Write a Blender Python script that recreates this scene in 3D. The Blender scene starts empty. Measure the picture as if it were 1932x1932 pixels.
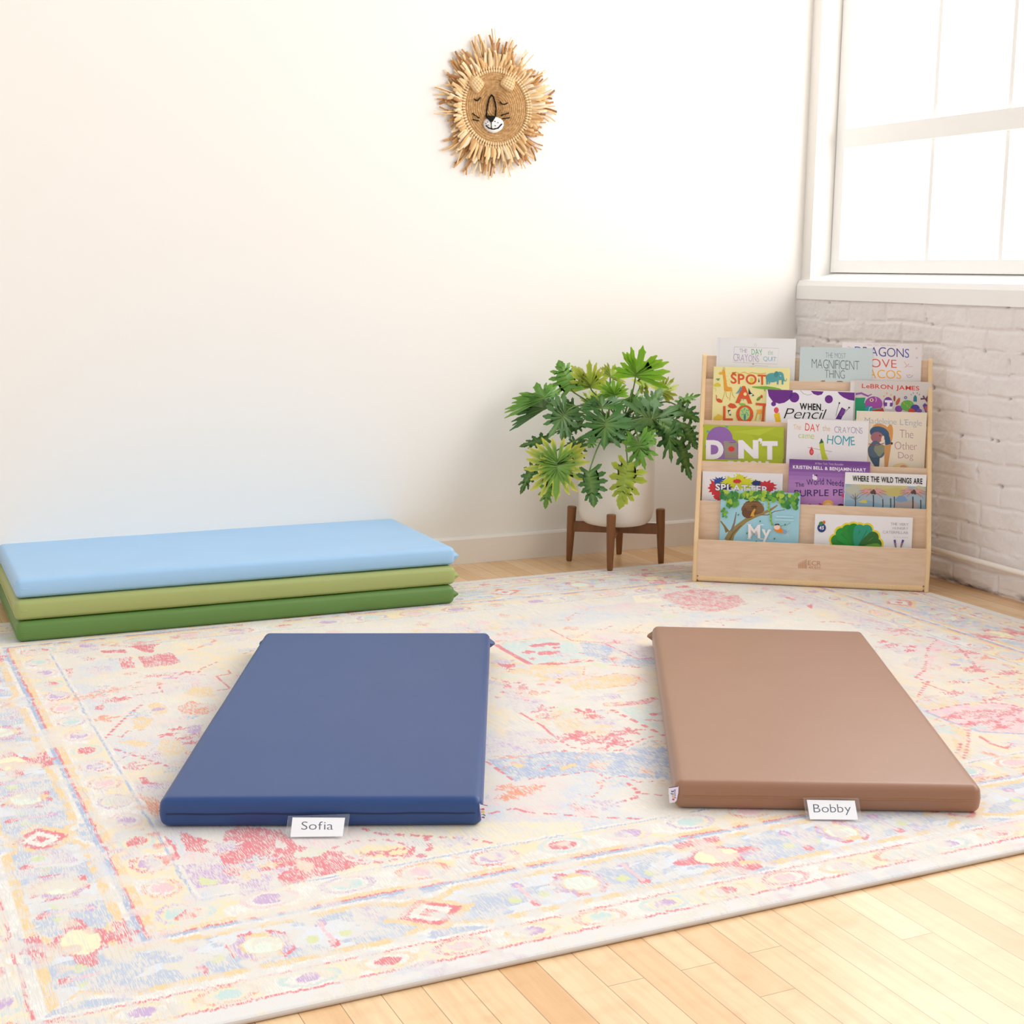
WORLD = .46; SKY_SIDE = 2.7; WINDOW_W = 105; EXPOSURE = -.18; WEST = .70
FADE = .03; INK = .82; BORDER = .90
import bpy, bmesh, math, random
import numpy as np
from mathutils import Vector, Matrix
from mathutils.geometry import tessellate_polygon
random.seed(7); rng = np.random.default_rng(11)
SC = bpy.context.scene; COL = SC.collection
# ------------------------------------------------------------------ camera (solved from the mats, walls and rug edges)
F_PX = 2686.976; CAM = Vector((0.0, 0.0, 1.05432))
RR = Vector((0.901639, -0.432327, 0.011899)); UU = Vector((0.06169, 0.155792, 0.985862)); FF = Vector((0.428068, 0.888157, -0.167138))
def ray(x, y): return FF + RR*((x-966)/F_PX) - UU*((y-966)/F_PX)
def G(x, y, z=0.01):                      # photo pixel -> point on a horizontal plane
    d = ray(x, y); return CAM + d*((z-CAM.z)/d.z)
def WB(x, y, Y=4.66):                     # -> point on a plane parallel to the back wall
    d = ray(x, y); return CAM + d*(Y/d.y)
def WX(x, y, X=3.5):                      # -> point on a plane parallel to the brick wall
    d = ray(x, y); return CAM + d*(X/d.x)
def AT(x, y, k):                          # -> point at a distance along the view axis
    return CAM + ray(x, y)*k
def PL(x, y, P0, N):                      # -> point on any plane
    d = ray(x, y); return CAM + d*((P0-CAM).dot(N)/d.dot(N))
cd = bpy.data.cameras.new('camera'); cam = bpy.data.objects.new('camera', cd); COL.objects.link(cam)
cd.sensor_width = 36; cd.lens = 36*F_PX/1932; cd.clip_start = 0.05
cam.matrix_world = Matrix(((RR.x, UU.x, -FF.x, CAM.x), (RR.y, UU.y, -FF.y, CAM.y), (RR.z, UU.z, -FF.z, CAM.z), (0, 0, 0, 1)))
SC.camera = cam
# ------------------------------------------------------------------ helpers
def lin(c):
    if isinstance(c, str):
        c = tuple(int(c[i:i+2], 16) for i in (0, 2, 4))
    return tuple(((v/255)/12.92 if v/255 <= .04045 else ((v/255+.055)/1.055)**2.4) for v in c)
def mat(name, rgb=None, rough=.5, spec=.5, **kw):
    m = bpy.data.materials.new(name); m.use_nodes = True
    b = m.node_tree.nodes['Principled BSDF']
    if rgb is not None: b.inputs['Base Color'].default_value = (*rgb, 1)
    b.inputs['Roughness'].default_value = rough
    b.inputs['Specular IOR Level'].default_value = spec
    for k, v in kw.items(): b.inputs[k.replace('_', ' ')].default_value = v
    return m
class NT:
    def __init__(s, m): s.m = m; s.t = m.node_tree; s.b = s.t.nodes['Principled BSDF']
    def n(s, typ, **kw):
        nd = s.t.nodes.new(typ)
        for k, v in kw.items():
            if k == 'ins':
                for a, b in v.items():
                    if isinstance(b, bpy.types.NodeSocket): s.t.links.new(b, nd.inputs[a])
                    else: nd.inputs[a].default_value = b
            else: setattr(nd, k, v)
        return nd
    def link(s, a, b): s.t.links.new(a, b)
    def math(s, op, a, b=None, clamp=False):
        nd = s.t.nodes.new('ShaderNodeMath'); nd.operation = op; nd.use_clamp = clamp
        for i, v in enumerate((a, b)):
            if v is None: continue
            if isinstance(v, bpy.types.NodeSocket): s.t.links.new(v, nd.inputs[i])
            else: nd.inputs[i].default_value = v
        return nd.outputs[0]
    def mix(s, f, a, b, mode='MIX'):
        nd = s.t.nodes.new('ShaderNodeMix'); nd.data_type = 'RGBA'; nd.blend_type = mode
        for i, v in ((0, f), (6, a), (7, b)):
            if isinstance(v, bpy.types.NodeSocket): s.t.links.new(v, nd.inputs[i])
            elif i == 0: nd.inputs[0].default_value = v
            else: nd.inputs[i].default_value = (*v, 1)
        return nd.outputs[2]
    def coord(s, which='Object', scale=(1, 1, 1), loc=(0, 0, 0), rot=(0, 0, 0)):
        tc = s.t.nodes.new('ShaderNodeTexCoord'); mp = s.t.nodes.new('ShaderNodeMapping')
        s.t.links.new(tc.outputs[which], mp.inputs['Vector'])
        mp.inputs['Scale'].default_value = scale; mp.inputs['Location'].default_value = loc; mp.inputs['Rotation'].default_value = rot
        return mp.outputs[0]
    def noise(s, vec, scale, detail=2, rough=.5):
        nd = s.n('ShaderNodeTexNoise', ins={'Scale': scale, 'Detail': detail, 'Roughness': rough}); s.t.links.new(vec, nd.inputs['Vector'])
        return nd.outputs['Fac']
    def bump(s, h, strength=.3, dist=.002):
        nd = s.n('ShaderNodeBump', ins={'Strength': strength, 'Distance': dist, 'Height': h}); s.link(nd.outputs[0], s.b.inputs['Normal'])
def link(name, me, m=None, parent=None, smooth=False):
    o = bpy.data.objects.new(name, me); COL.objects.link(o)
    if m is not None:
        for k in (m if isinstance(m, (list, tuple)) else [m]): me.materials.append(k)
    if smooth: me.shade_smooth()
    if parent is not None:
        bpy.context.view_layer.update()
        o.parent = parent; o.matrix_parent_inverse = parent.matrix_world.inverted()
    return o
def pyobj(name, v, f, m=None, parent=None, smooth=False, cols=None):
    me = bpy.data.meshes.new(name); me.from_pydata([tuple(p) for p in v], [], f); me.update()
    if cols is not None:                          # one print / dye colour per face
        a = me.color_attributes.new('ink', 'FLOAT_COLOR', 'CORNER')
        arr = np.empty((len(me.loops), 4), np.float32); arr[:, 3] = 1
        k = 0
        for p, c in zip(me.polygons, cols):
            arr[p.loop_start:p.loop_start+p.loop_total, :3] = c
        a.data.foreach_set('color', arr.ravel())
    return link(name, me, m, parent, smooth)
def bmobj(name, bm, m=None, parent=None, smooth=False):
    me = bpy.data.meshes.new(name); bmesh.ops.recalc_face_normals(bm, faces=bm.faces); bm.to_mesh(me); bm.free()
    return link(name, me, m, parent, smooth)
def tag(o, label=None, cat=None, group=None, kind=None):
    if label: o['label'] = label
    if cat: o['category'] = cat
    if group: o['group'] = group
    if kind: o['kind'] = kind
    return o
def thing(name, loc, label, cat, group=None, rz=0):
    o = bpy.data.objects.new(name, None); COL.objects.link(o); o.location = loc; o.rotation_euler = (0, 0, rz)
    o.empty_display_size = .05
    bpy.context.view_layer.update()
    return tag(o, label, cat, group)
def struct(o): o['kind'] = 'structure'; return o
def box_bm(bm, c, ax, ay, az, hx, hy, hz):
    vs = []
    for i in (-1, 1):
        for j in (-1, 1):
            for k in (-1, 1): vs.append(bm.verts.new(c + ax*(i*hx) + ay*(j*hy) + az*(k*hz)))
    for f in ((0, 1, 3, 2), (4, 6, 7, 5), (0, 4, 5, 1), (2, 3, 7, 6), (0, 2, 6, 4), (1, 5, 7, 3)):
        bm.faces.new([vs[i] for i in f])
    return vs
X3, Y3, Z3 = Vector((1, 0, 0)), Vector((0, 1, 0)), Vector((0, 0, 1))
def aabox(name, lo, hi, m, parent=None, bevel=0):
    bm = bmesh.new(); lo = Vector(lo); hi = Vector(hi); c = (lo+hi)/2; h = (hi-lo)/2
    box_bm(bm, c, X3, Y3, Z3, h.x, h.y, h.z)
    bmesh.ops.recalc_face_normals(bm, faces=bm.faces)
    if bevel: bmesh.ops.bevel(bm, geom=bm.edges[:], offset=bevel, segments=2, affect='EDGES')
    return bmobj(name, bm, m, parent)
def prism(bm, pts, off, bevel=0):          # polygon (3D points) extruded by vector off
    a = [bm.verts.new(p) for p in pts]; b = [bm.verts.new(Vector(p)+off) for p in pts]
    fs = [bm.faces.new(a), bm.faces.new(b[::-1])]
    n = len(a)
    for i in range(n): fs.append(bm.faces.new([a[i], b[i], b[(i+1) % n], a[(i+1) % n]]))
    return fs
def tube(v, f, pts, rad, n=8, cap=True, flat=1.0):
    pts = [Vector(p) for p in pts]; rad = rad if isinstance(rad, (list, tuple)) else [rad]*len(pts)
    base = len(v); up = None
    for i, p in enumerate(pts):
        t = (pts[min(i+1, len(pts)-1)] - pts[max(i-1, 0)]).normalized()
        if up is None: up = t.orthogonal().normalized()
        up = (up - t*up.dot(t)).normalized(); s = t.cross(up)
        for k in range(n):
            a = 2*math.pi*k/n; v.append(p + up*(math.cos(a)*rad[i]) + s*(math.sin(a)*rad[i]*flat))
    for i in range(len(pts)-1):
        for k in range(n):
            f.append((base+i*n+k, base+i*n+(k+1) % n, base+(i+1)*n+(k+1) % n, base+(i+1)*n+k))
    if cap:
        f.append(tuple(base+k for k in range(n))[::-1]); f.append(tuple(base+(len(pts)-1)*n+k for k in range(n)))
def bez(a, b, c, d, n=10):
    return [a*(1-t)**3 + b*3*t*(1-t)**2 + c*3*t*t*(1-t) + d*t**3 for t in [i/n for i in range(n+1)]]
def vnoise(x, y, seed=0):                  # smooth value noise on numpy arrays, 0..1
    r = np.random.default_rng(seed).random((256, 256))
    xi = np.floor(x).astype(int); yi = np.floor(y).astype(int); fx = x-xi; fy = y-yi
    fx = fx*fx*(3-2*fx); fy = fy*fy*(3-2*fy)
    g = lambda i, j: r[i % 256, j % 256]
    return (g(xi, yi)*(1-fx)+g(xi+1, yi)*fx)*(1-fy) + (g(xi, yi+1)*(1-fx)+g(xi+1, yi+1)*fx)*fy
def fbm(x, y, seed=0, o=4):
    s = 0; a = .5; t = 0
    for i in range(o):
        s = s + a*vnoise(x*2**i, y*2**i, seed+i); t += a; a *= .5
    return s/t
def grid_faces(nx, ny):
    i = np.arange(nx-1)[:, None]*ny + np.arange(ny-1)[None]
    return np.stack([i, i+ny, i+ny+1, i+1], -1).reshape(-1, 4)
def gridmesh(name, V, nx, ny, flip=False):
    me = bpy.data.meshes.new(name); f = grid_faces(nx, ny)
    if flip: f = f[:, ::-1]
    me.vertices.add(nx*ny); me.vertices.foreach_set('co', V.astype(np.float32).ravel())
    me.loops.add(f.size); me.loops.foreach_set('vertex_index', f.astype(np.int32).ravel())
    me.polygons.add(len(f)); me.polygons.foreach_set('loop_start', np.arange(0, f.size, 4, dtype=np.int32))
    me.update(calc_edges=True); me.validate()
    return me
# ------------------------------------------------------------------ printed shapes on a plane
class Art:
    """flat inks on a cover / tag / card; coordinates are photo pixels, laid on the plane the thing has in the room"""
    def __init__(s, P0, N, tr=(0, 0, 1.0)):
        s.P0 = P0; s.N = N.normalized(); s.tr = tr; s.v = []; s.f = []; s.c = []; s.lay = 1
        if s.N.dot(FF) > 0: s.N = -s.N
    def p(s, x, y):
        ox, oy, k = s.tr
        return PL(ox+x*k, oy+y*k, s.P0 + s.N*(.000025*s.lay), s.N)
    def poly(s, pts, col, up=True):
        if up: s.lay += 1
        P = [s.p(*q) for q in pts]; b = len(s.v); s.v += P; c = lin(col)
        for t in tessellate_polygon([P]):
            s.f.append(tuple(b+i for i in t)); s.c.append(c)
    def ell(s, cx, cy, rx, ry, col, rot=0, n=20, wob=0):
        R = math.radians(rot); pts = []
        for i in range(n):
            a = 2*math.pi*i/n; k = 1+wob*math.sin(a*3+cx)+wob*.6*math.sin(a*5+cy)
            x = math.cos(a)*rx*k; y = math.sin(a)*ry*k
            pts.append((cx+x*math.cos(R)-y*math.sin(R), cy+x*math.sin(R)+y*math.cos(R)))
        s.poly(pts, col)
    def ring(s, cx, cy, rx, ry, w, col, n=24):
        s.line([(cx+math.cos(2*math.pi*i/n)*rx, cy+math.sin(2*math.pi*i/n)*ry) for i in range(n+1)], w, col)
    def line(s, pts, w, col):
        s.lay += 1; c = lin(col)
        ws = w if isinstance(w, (list, tuple)) else [w]*len(pts)
        L = []; R = []
        for i, (x, y) in enumerate(pts):
            a = pts[max(i-1, 0)]; b = pts[min(i+1, len(pts)-1)]; dx = b[0]-a[0]; dy = b[1]-a[1]; l = math.hypot(dx, dy) or 1
            nx, ny = -dy/l*ws[i]/2, dx/l*ws[i]/2
            L.append((x+nx, y+ny)); R.append((x-nx, y-ny))
        b = len(s.v); s.v += [s.p(*q) for q in L] + [s.p(*q) for q in R]; n = len(pts)
        for i in range(n-1): s.f.append((b+i, b+i+1, b+n+i+1, b+n+i)); s.c.append(c)
    def text(s, txt, tl, tr, br, bl, col, off=0, jit=0, vary=None):
        """one run of lettering fitted into a quadrilateral"""
        s.lay += 1
        V, Fc, gl = glyphs(txt, off)
        x0 = min(p[0] for p in V); x1 = max(p[0] for p in V); y0 = min(p[1] for p in V); y1 = max(p[1] for p in V)
        b = len(s.v); js = {}
        cen = {}
        for (x, y), g in zip(V, gl): cen.setdefault(g, []).append((x, y))
        cen = {g: (sum(a for a, _ in q)/len(q), sum(a for _, a in q)/len(q)) for g, q in cen.items()}
        for (x, y), g in zip(V, gl):
            if jit:
                if g not in js: js[g] = (random.uniform(-1, 1)*jit*.5, random.uniform(-1, 1)*jit*.12, 1+random.uniform(-.2, .25)*jit)
                a, dy, k = js[g]; cx, cy = cen[g]; dx_, dy_ = (x-cx)*k, (y-cy)*k
                x, y = cx + dx_*math.cos(a)-dy_*math.sin(a), cy + dx_*math.sin(a)+dy_*math.cos(a) + dy
            u = (x-x0)/(x1-x0); w = (y1-y)/(y1-y0)
            px = (tl[0]*(1-u)+tr[0]*u)*(1-w) + (bl[0]*(1-u)+br[0]*u)*w
            py = (tl[1]*(1-u)+tr[1]*u)*(1-w) + (bl[1]*(1-u)+br[1]*u)*w
            s.v.append(s.p(px, py))
        for t in Fc:
            s.f.append(tuple(b+i for i in t))
            s.c.append(lin(vary[gl[t[0]] % len(vary)] if vary else col))
    def tx(s, txt, x0, y0, x1, y1, col, slope=.045, **k):      # axis-aligned convenience, following the slope of the shelf
        d = (x1-x0)*slope
        s.text(txt, (x0, y0), (x1, y0+d), (x1, y1+d), (x0, y1), col, **k)
_gc = {}
def glyphs(txt, off):
    V = []; Fc = []; gl = []; x = 0
    for gi, ch in enumerate(txt):
        if ch == ' ': x += .33; continue
        key = (ch, off)
        if key not in _gc:
            cu = bpy.data.curves.new('lettering', 'FONT'); cu.body = ch; cu.size = 1; cu.resolution_u = 4; cu.offset = off
            o = bpy.data.objects.new('lettering', cu); COL.objects.link(o)
            dg = bpy.context.evaluated_depsgraph_get(); ev = o.evaluated_get(dg); me = ev.to_mesh()
            vs = [(v.co.x, v.co.y) for v in me.vertices]; fs = [tuple(p.vertices) for p in me.polygons]
            ev.to_mesh_clear(); bpy.data.objects.remove(o); bpy.data.curves.remove(cu)
            _gc[key] = (vs, fs)
        vs, fs = _gc[key]
        if not vs: continue
        a = min(p[0] for p in vs); w = max(p[0] for p in vs)-a
        b = len(V); V += [(p[0]-a+x, p[1]) for p in vs]; gl += [gi]*len(vs); Fc += [tuple(b+i for i in t) for t in fs]
        x += w+.085
    return V, Fc, gl
# ------------------------------------------------------------------ materials of the room
YB, XW = 4.66, 3.500          # back wall plane; brick wall plane (nominal face)
m_wall = mat('painted_plaster', lin('f5f2ed'), .6, .25)
t = NT(m_wall); c = t.coord('Object'); n = t.noise(c, 60, 3); t.bump(n, .04, .002)
m_trim = mat('painted_trim', lin('f3ece4'), .45, .4)
m_frame = mat('window_paint', lin('fbfaf8'), .5, .4)
m_ceil = mat('ceiling_paint', lin('f7f5f0'), .8, .2)
m_glass = mat('window_glass', (1, 1, 1), 0, .5, Alpha=.06)
m_brick = mat('painted_brick', lin('ece3e1'), .5, .35)
t = NT(m_brick)
at = t.n('ShaderNodeAttribute', attribute_name='grime'); c = t.coord('Object')
n1 = t.noise(c, 9, 4); n2 = t.noise(c, 55, 5, .7)
base = t.mix(n1, lin('f2edec'), lin('ebe5e4'))
base = t.mix(at.outputs['Fac'], base, lin('5a4a40'))
t.link(base, t.b.inputs['Base Color']); t.bump(n2, .5, .005)
m_pipe = mat('pipe_paint', lin('f6f0ea'), .3, .6)
# maple strip floor: boards run along Y
m_floor = mat('maple_boards', None, .30, .8); t = NT(m_floor)
BW = .0634
c = t.coord('Object', rot=(0, 0, math.radians(90)), loc=(0, 0, 0))
tc = t.n('ShaderNodeTexCoord'); sx = t.n('ShaderNodeSeparateXYZ'); t.link(tc.outputs['Object'], sx.inputs[0])
col_i = t.math('FLOOR', t.math('DIVIDE', t.math('SUBTRACT', sx.outputs[0], .8072-BW*20), BW))
colf = t.math('FRACT', t.math('DIVIDE', t.math('SUBTRACT', sx.outputs[0], .8072-BW*20), BW))
wn = t.n('ShaderNodeTexWhiteNoise', noise_dimensions='1D'); t.link(col_i, wn.inputs['W'])
yy = t.math('DIVIDE', t.math('ADD', sx.outputs[1], t.math('MULTIPLY', wn.outputs['Value'], 3.0)), .82)
row_i = t.math('FLOOR', yy); rowf = t.math('FRACT', yy)
cb = t.n('ShaderNodeCombineXYZ'); t.link(col_i, cb.inputs[0]); t.link(row_i, cb.inputs[1])
wn2 = t.n('ShaderNodeTexWhiteNoise', noise_dimensions='2D'); t.link(cb.outputs[0], wn2.inputs['Vector'])
ramp = t.n('ShaderNodeValToRGB'); t.link(wn2.outputs['Value'], ramp.inputs[0])
e = ramp.color_ramp.elements; e[0].position = 0; e[0].color = (*lin('e7bb88'), 1); e[1].position = 1; e[1].color = (*lin('f5d6ab'), 1)
for p_, h in ((.1, 'dfae78'), (.25, 'edc697'), (.6, 'f2d0a3'), (.8, 'ebc190')):
    q = e.new(p_); q.color = (*lin(h), 1)
g1 = t.n('ShaderNodeMapping'); t.link(tc.outputs['Object'], g1.inputs['Vector']); g1.inputs['Scale'].default_value = (60, 4, 1)
cb2 = t.n('ShaderNodeVectorMath', operation='ADD'); t.link(g1.outputs[0], cb2.inputs[0]); t.link(wn2.outputs['Color'], cb2.inputs[1])
gn = t.noise(cb2.outputs[0], 1, 4, .6)
g2 = t.n('ShaderNodeMapping'); t.link(tc.outputs['Object'], g2.inputs['Vector']); g2.inputs['Scale'].default_value = (14, 22, 1)
gf = t.noise(g2.outputs[0], 1, 3, .5)
colr = t.mix(t.math('MULTIPLY', t.math('SUBTRACT', gn, .42, True), 1.1), ramp.outputs[0], lin('c48d54'))
colr = t.mix(t.math('MULTIPLY', t.math('SUBTRACT', gf, .5, True), 1.2), colr, lin('cf9a62'))
ex = t.math('LESS_THAN', t.math('MULTIPLY', t.math('MINIMUM', colf, t.math('SUBTRACT', 1.0, colf)), BW), .0007)
ey = t.math('LESS_THAN', t.math('MULTIPLY', t.math('MINIMUM', rowf, t.math('SUBTRACT', 1.0, rowf)), .82), .0007)
seam = t.math('MAXIMUM', ex, ey)
colr = t.mix(t.math('MULTIPLY', seam, .7), colr, lin('7a5230'))
t.link(colr, t.b.inputs['Base Color']); t.bump(gn, .05, .001)
# ------------------------------------------------------------------ room shell
struct(aabox('floor', (-3.2, -1.6, -.06), (3.9, YB+.05, 0), m_floor))
struct(aabox('wall_left', (-3.2, YB, 0), (3.9, YB+.12, 3.1), m_wall))
# baseboard of the plain wall, stopping at the brick
bm = bmesh.new()
prof = [(0, 0), (-.014, 0), (-.014, .090), (-.010, .0975), (-.004, .0995), (0, .0995)]
prism(bm, [Vector((-3.2, YB+a-.0005, b+.0003)) for a, b in prof], Vector((6.69, 0, 0)))
struct(bmobj('baseboard_left', bm, m_trim))
# painted brick wall below the window: relief mesh
ys = np.linspace(-.2, YB+.02, 1400); zs = np.linspace(-.01, .957, 290)
YY, ZZ = np.meshgrid(ys, zs, indexing='ij')
wy = YY + (fbm(YY*9, ZZ*9, 3)-.5)*.02; wz = ZZ + (fbm(YY*7, ZZ*14, 9)-.5)*.020 + (fbm(YY*2.2, ZZ*0+3, 19)-.5)*.02
ch = .0735; row = np.floor(wz/ch); off = np.where(row % 2 == 0, 0, .103) + np.sin(row*7.3)*.02
fy = (wy+off) % .206; fz = wz % ch
dy = np.minimum(fy, .206-fy); dz = np.minimum(fz, ch-fz)
d = np.minimum(dy*1.0, dz)
brick_id = np.floor((wy+off)/.206)*17+row*31
tone = np.sin(brick_id*12.9)*.5+.5
prot = np.clip((d-.0035)/.006, 0, 1)**.7
rough = fbm(YY*60, ZZ*60, 5, 4)-.5; lump = fbm(YY*20, ZZ*20, 15, 3)-.5
h = prot*(.0042+.0028*tone) + rough*.0034 + lump*.007
mort = (1-prot)*np.clip(fbm(YY*14, ZZ*30, 33)-.45, 0, 1)*.016      # squeezed mortar beads
pits = np.clip(fbm(YY*35, ZZ*35, 44, 2)-.76, 0, 1)*(1-prot)*.12
h = h + mort - pits
foot = np.clip((.034-ZZ)/.034, 0, 1)
foot = foot*np.clip(fbm(YY*16, ZZ*60, 50, 5)*2.6-.85, 0, 1)
h = h - foot*.006
XX = XW + .004 - h - (YB-YY)*math.sin(math.radians(-.3))*1.0 - .012
V = np.stack([XX, YY, ZZ], -1).reshape(-1, 3)
me = gridmesh('wall_right', V, len(ys), len(zs), flip=True)
gr = me.attributes.new('grime', 'FLOAT', 'POINT')
grime = np.clip(foot*1.1, 0, .8) + np.clip(pits*28, 0, .8)
gr.data.foreach_set('value', np.clip(grime, 0, .85).astype(np.float32).ravel())
brick = struct(link('wall_right', me, m_brick, smooth=True))
def xw(y): return XW - (YB-y)*math.sin(math.radians(-.3))*1.0 - .008
# masonry core behind the painted face, window reveal above
WY0, WY1, WZ0, WZ1 = -.35, 4.60, 1.058, 2.75
aab = lambda n_, lo, hi, mm, bevel=0: struct(aabox(n_, lo, hi, mm, bevel=bevel))
aab('wall_right_core', (XW+.03, -1.6, -.01), (XW+.34, YB+.05, .955), m_wall)
aab('wall_right_head', (XW, -1.6, WZ1), (XW+.34, YB+.05, 3.1), m_wall)
aab('wall_right_pier', (XW, -1.6, .955), (XW+.34, WY0, WZ1), m_wall)
aab('wall_right_corner', (XW+.006, WY1+.004, .955), (XW+.34, YB+.05, WZ1), m_wall)
# sill board with a sloping top, its front edge overhangs the brick
bm = bmesh.new()
prism(bm, [Vector((XW-.016, WY0, .9575)), Vector((XW-.016, WY0, 1.010)), Vector((XW-.006, WY0, 1.030)), Vector((XW+.14, WY0, 1.066)), Vector((XW+.14, WY0, .9575))], Vector((0, YB-.002-WY0, 0)))
bmesh.ops.recalc_face_normals(bm, faces=bm.faces)
struct(bmobj('trim_1', bm, m_frame))
# steel style window: frame, meeting rail, glazing bars, panes
wroot = bpy.data.objects.new('window_1', None); COL.objects.link(wroot); wroot.location = (XW+.12, WY0, 1.06); wroot['kind'] = 'structure'
bpy.context.view_layer.update()
fx0, fx1 = XW+.10, XW+.14
aabox('window_frame', (fx0, WY0, 1.062), (fx1, WY1, 1.11), m_frame, wroot)
aabox('window_frame', (fx0, WY0, WZ1-.05), (fx1, WY1, WZ1), m_frame, wroot)
aabox('window_frame', (fx0, WY1-.05, 1.11), (fx1, WY1, WZ1-.05), m_frame, wroot)
aabox('window_frame', (fx0, WY0, 1.11), (fx1, WY0+.05, WZ1-.05), m_frame, wroot)
aabox('meeting_rail', (fx0-.01, WY0+.05, 1.535), (fx1, WY1-.05, 1.605), m_frame, wroot)
for i in range(12):
    y = 4.06-.36*i
    aabox('glazing_bar', (fx0+.004, y-.009, 1.11), (fx1-.004, y+.009, 1.535), m_frame, wroot)
    aabox('glazing_bar', (fx0+.004, y-.009, 1.605), (fx1-.004, y+.009, WZ1-.05), m_frame, wroot)
aabox('window_pane', (fx0+.018, WY0+.05, 1.11), (fx0+.022, WY1-.05, WZ1-.05), m_glass, wroot)
# heating pipe along the foot of the brick
v = []; f = []
a_ = WX(1759, 1033, 3.468); b_ = WX(1932, 1078, 3.478); dr = (b_-a_)
p0 = a_ - dr*1.1; p1 = a_ + dr*6.5
p0.x = 3.455; p1.x = 3.440; 
tube(v, f, [p0.lerp(p1, i/12) for i in range(13)], .0095, 12)
pipe = pyobj('heating_pipe', v, f, m_pipe, smooth=True)
for y_ in (2.6, 4.1):
    aabox('pipe_clip', (3.453, y_-.006, .095), (3.497, y_+.006, .125), m_pipe, pipe)
tag(pipe, 'white painted pipe running low along the foot of the brick wall', 'pipe')
# ------------------------------------------------------------------ daylight
w = bpy.data.worlds.new('sky'); SC.world = w; w.use_nodes = True
bg = w.node_tree.nodes['Background']; bg.inputs[0].default_value = (1.0, .985, .965, 1)
# overcast sky, brighter on the street side beyond the window
wt = w.node_tree; tcw = wt.nodes.new('ShaderNodeTexCoord'); sxw = wt.nodes.new('ShaderNodeSeparateXYZ'); wt.links.new(tcw.outputs['Generated'], sxw.inputs[0])
mrw = wt.nodes.new('ShaderNodeMapRange'); mrw.interpolation_type = 'SMOOTHSTEP'; wt.links.new(sxw.outputs[0], mrw.inputs['Value'])
mrw.inputs['From Min'].default_value = .05; mrw.inputs['From Max'].default_value = .55; mrw.inputs['To Min'].default_value = WORLD; mrw.inputs['To Max'].default_value = SKY_SIDE
mr2 = wt.nodes.new('ShaderNodeMapRange'); mr2.interpolation_type = 'SMOOTHSTEP'; wt.links.new(sxw.outputs[0], mr2.inputs['Value'])
mr2.inputs['From Min'].default_value = -.15; mr2.inputs['From Max'].default_value = -.8; mr2.inputs['To Min'].default_value = 0; mr2.inputs['To Max'].default_value = WEST  # added fill from the side opposite the window, brightens brick and window frames
adw = wt.nodes.new('ShaderNodeMath'); adw.operation = 'ADD'; wt.links.new(mrw.outputs['Result'], adw.inputs[0]); wt.links.new(mr2.outputs['Result'], adw.inputs[1])
wt.links.new(adw.outputs[0], bg.inputs[1])
ld = bpy.data.lights.new('window_daylight', 'AREA'); ld.shape = 'RECTANGLE'; ld.size = 4.6; ld.size_y = 1.6; ld.energy = WINDOW_W; ld.color = (1, .98, .95)
lo = bpy.data.objects.new('window_daylight', ld); COL.objects.link(lo)
lo.location = (XW+.30, (WY0+WY1)/2, 1.92)
lo.rotation_euler = Vector((-1, 0, 0)).to_track_quat('-Z', 'Y').to_euler()
SC.view_settings.view_transform = 'Standard'; SC.view_settings.look = 'None'; SC.view_settings.gamma = 1
SC.view_settings.use_curve_mapping = False; SC.view_settings.exposure = EXPOSURE
SC.cycles.use_denoising = True; SC.cycles.max_bounces = 8; SC.cycles.transparent_max_bounces = 12
# ------------------------------------------------------------------ rug: dyes painted on a fine grid, wear done by node noise
RX0, RX1, RY0, RY1 = .100, 3.289, 1.837, 4.340
RCX, RCY = (RX0+RX1)/2, (RY0+RY1)/2
nx, ny = 1040, 816
gx = np.linspace(RX0, RX1, nx); gy = np.linspace(RY0, RY1, ny)
GX, GY = np.meshgrid(gx, gy, indexing='ij')
colj = rng.normal(0, 1, nx)[:, None]
WXg = GX + (fbm(GX*90, GY*90, 61, 3)-.5)*.007
WYg = GY + colj*.0030 + (fbm(GX*90, GY*60, 62, 3)-.5)*.010
CREAM = np.array(lin('f3efe9')); RED = np.array(lin('e27b86')); GOLD = np.array(lin('f0cf97')); BLUE = np.array(lin('a9bad9'))
LILAC = np.array(lin('c9a9d4')); ORANGE = np.array(lin('ee9a78')); GREEN = np.array(lin('d9e0a8')); PINK = np.array(lin('f3c6cd')); TEAL = np.array(lin('c2dedd')); PEACH = np.array(lin('f6d3c0'))
PLAIN = np.array(lin('e6e3e1'))
rc = np.ones((nx, ny, 3))*np.array(lin('efe6d8')); rd = np.full((nx, ny), .40)
def put(mask, colr, dens, sl=None):
    s_ = sl if sl is not None else (slice(None), slice(None))
    m_ = np.clip(mask, 0, 1)
    rc[s_] = rc[s_]*(1-m_[..., None]) + colr*m_[..., None]
    rd[s_] = rd[s_]*(1-m_) + dens*m_
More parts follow.
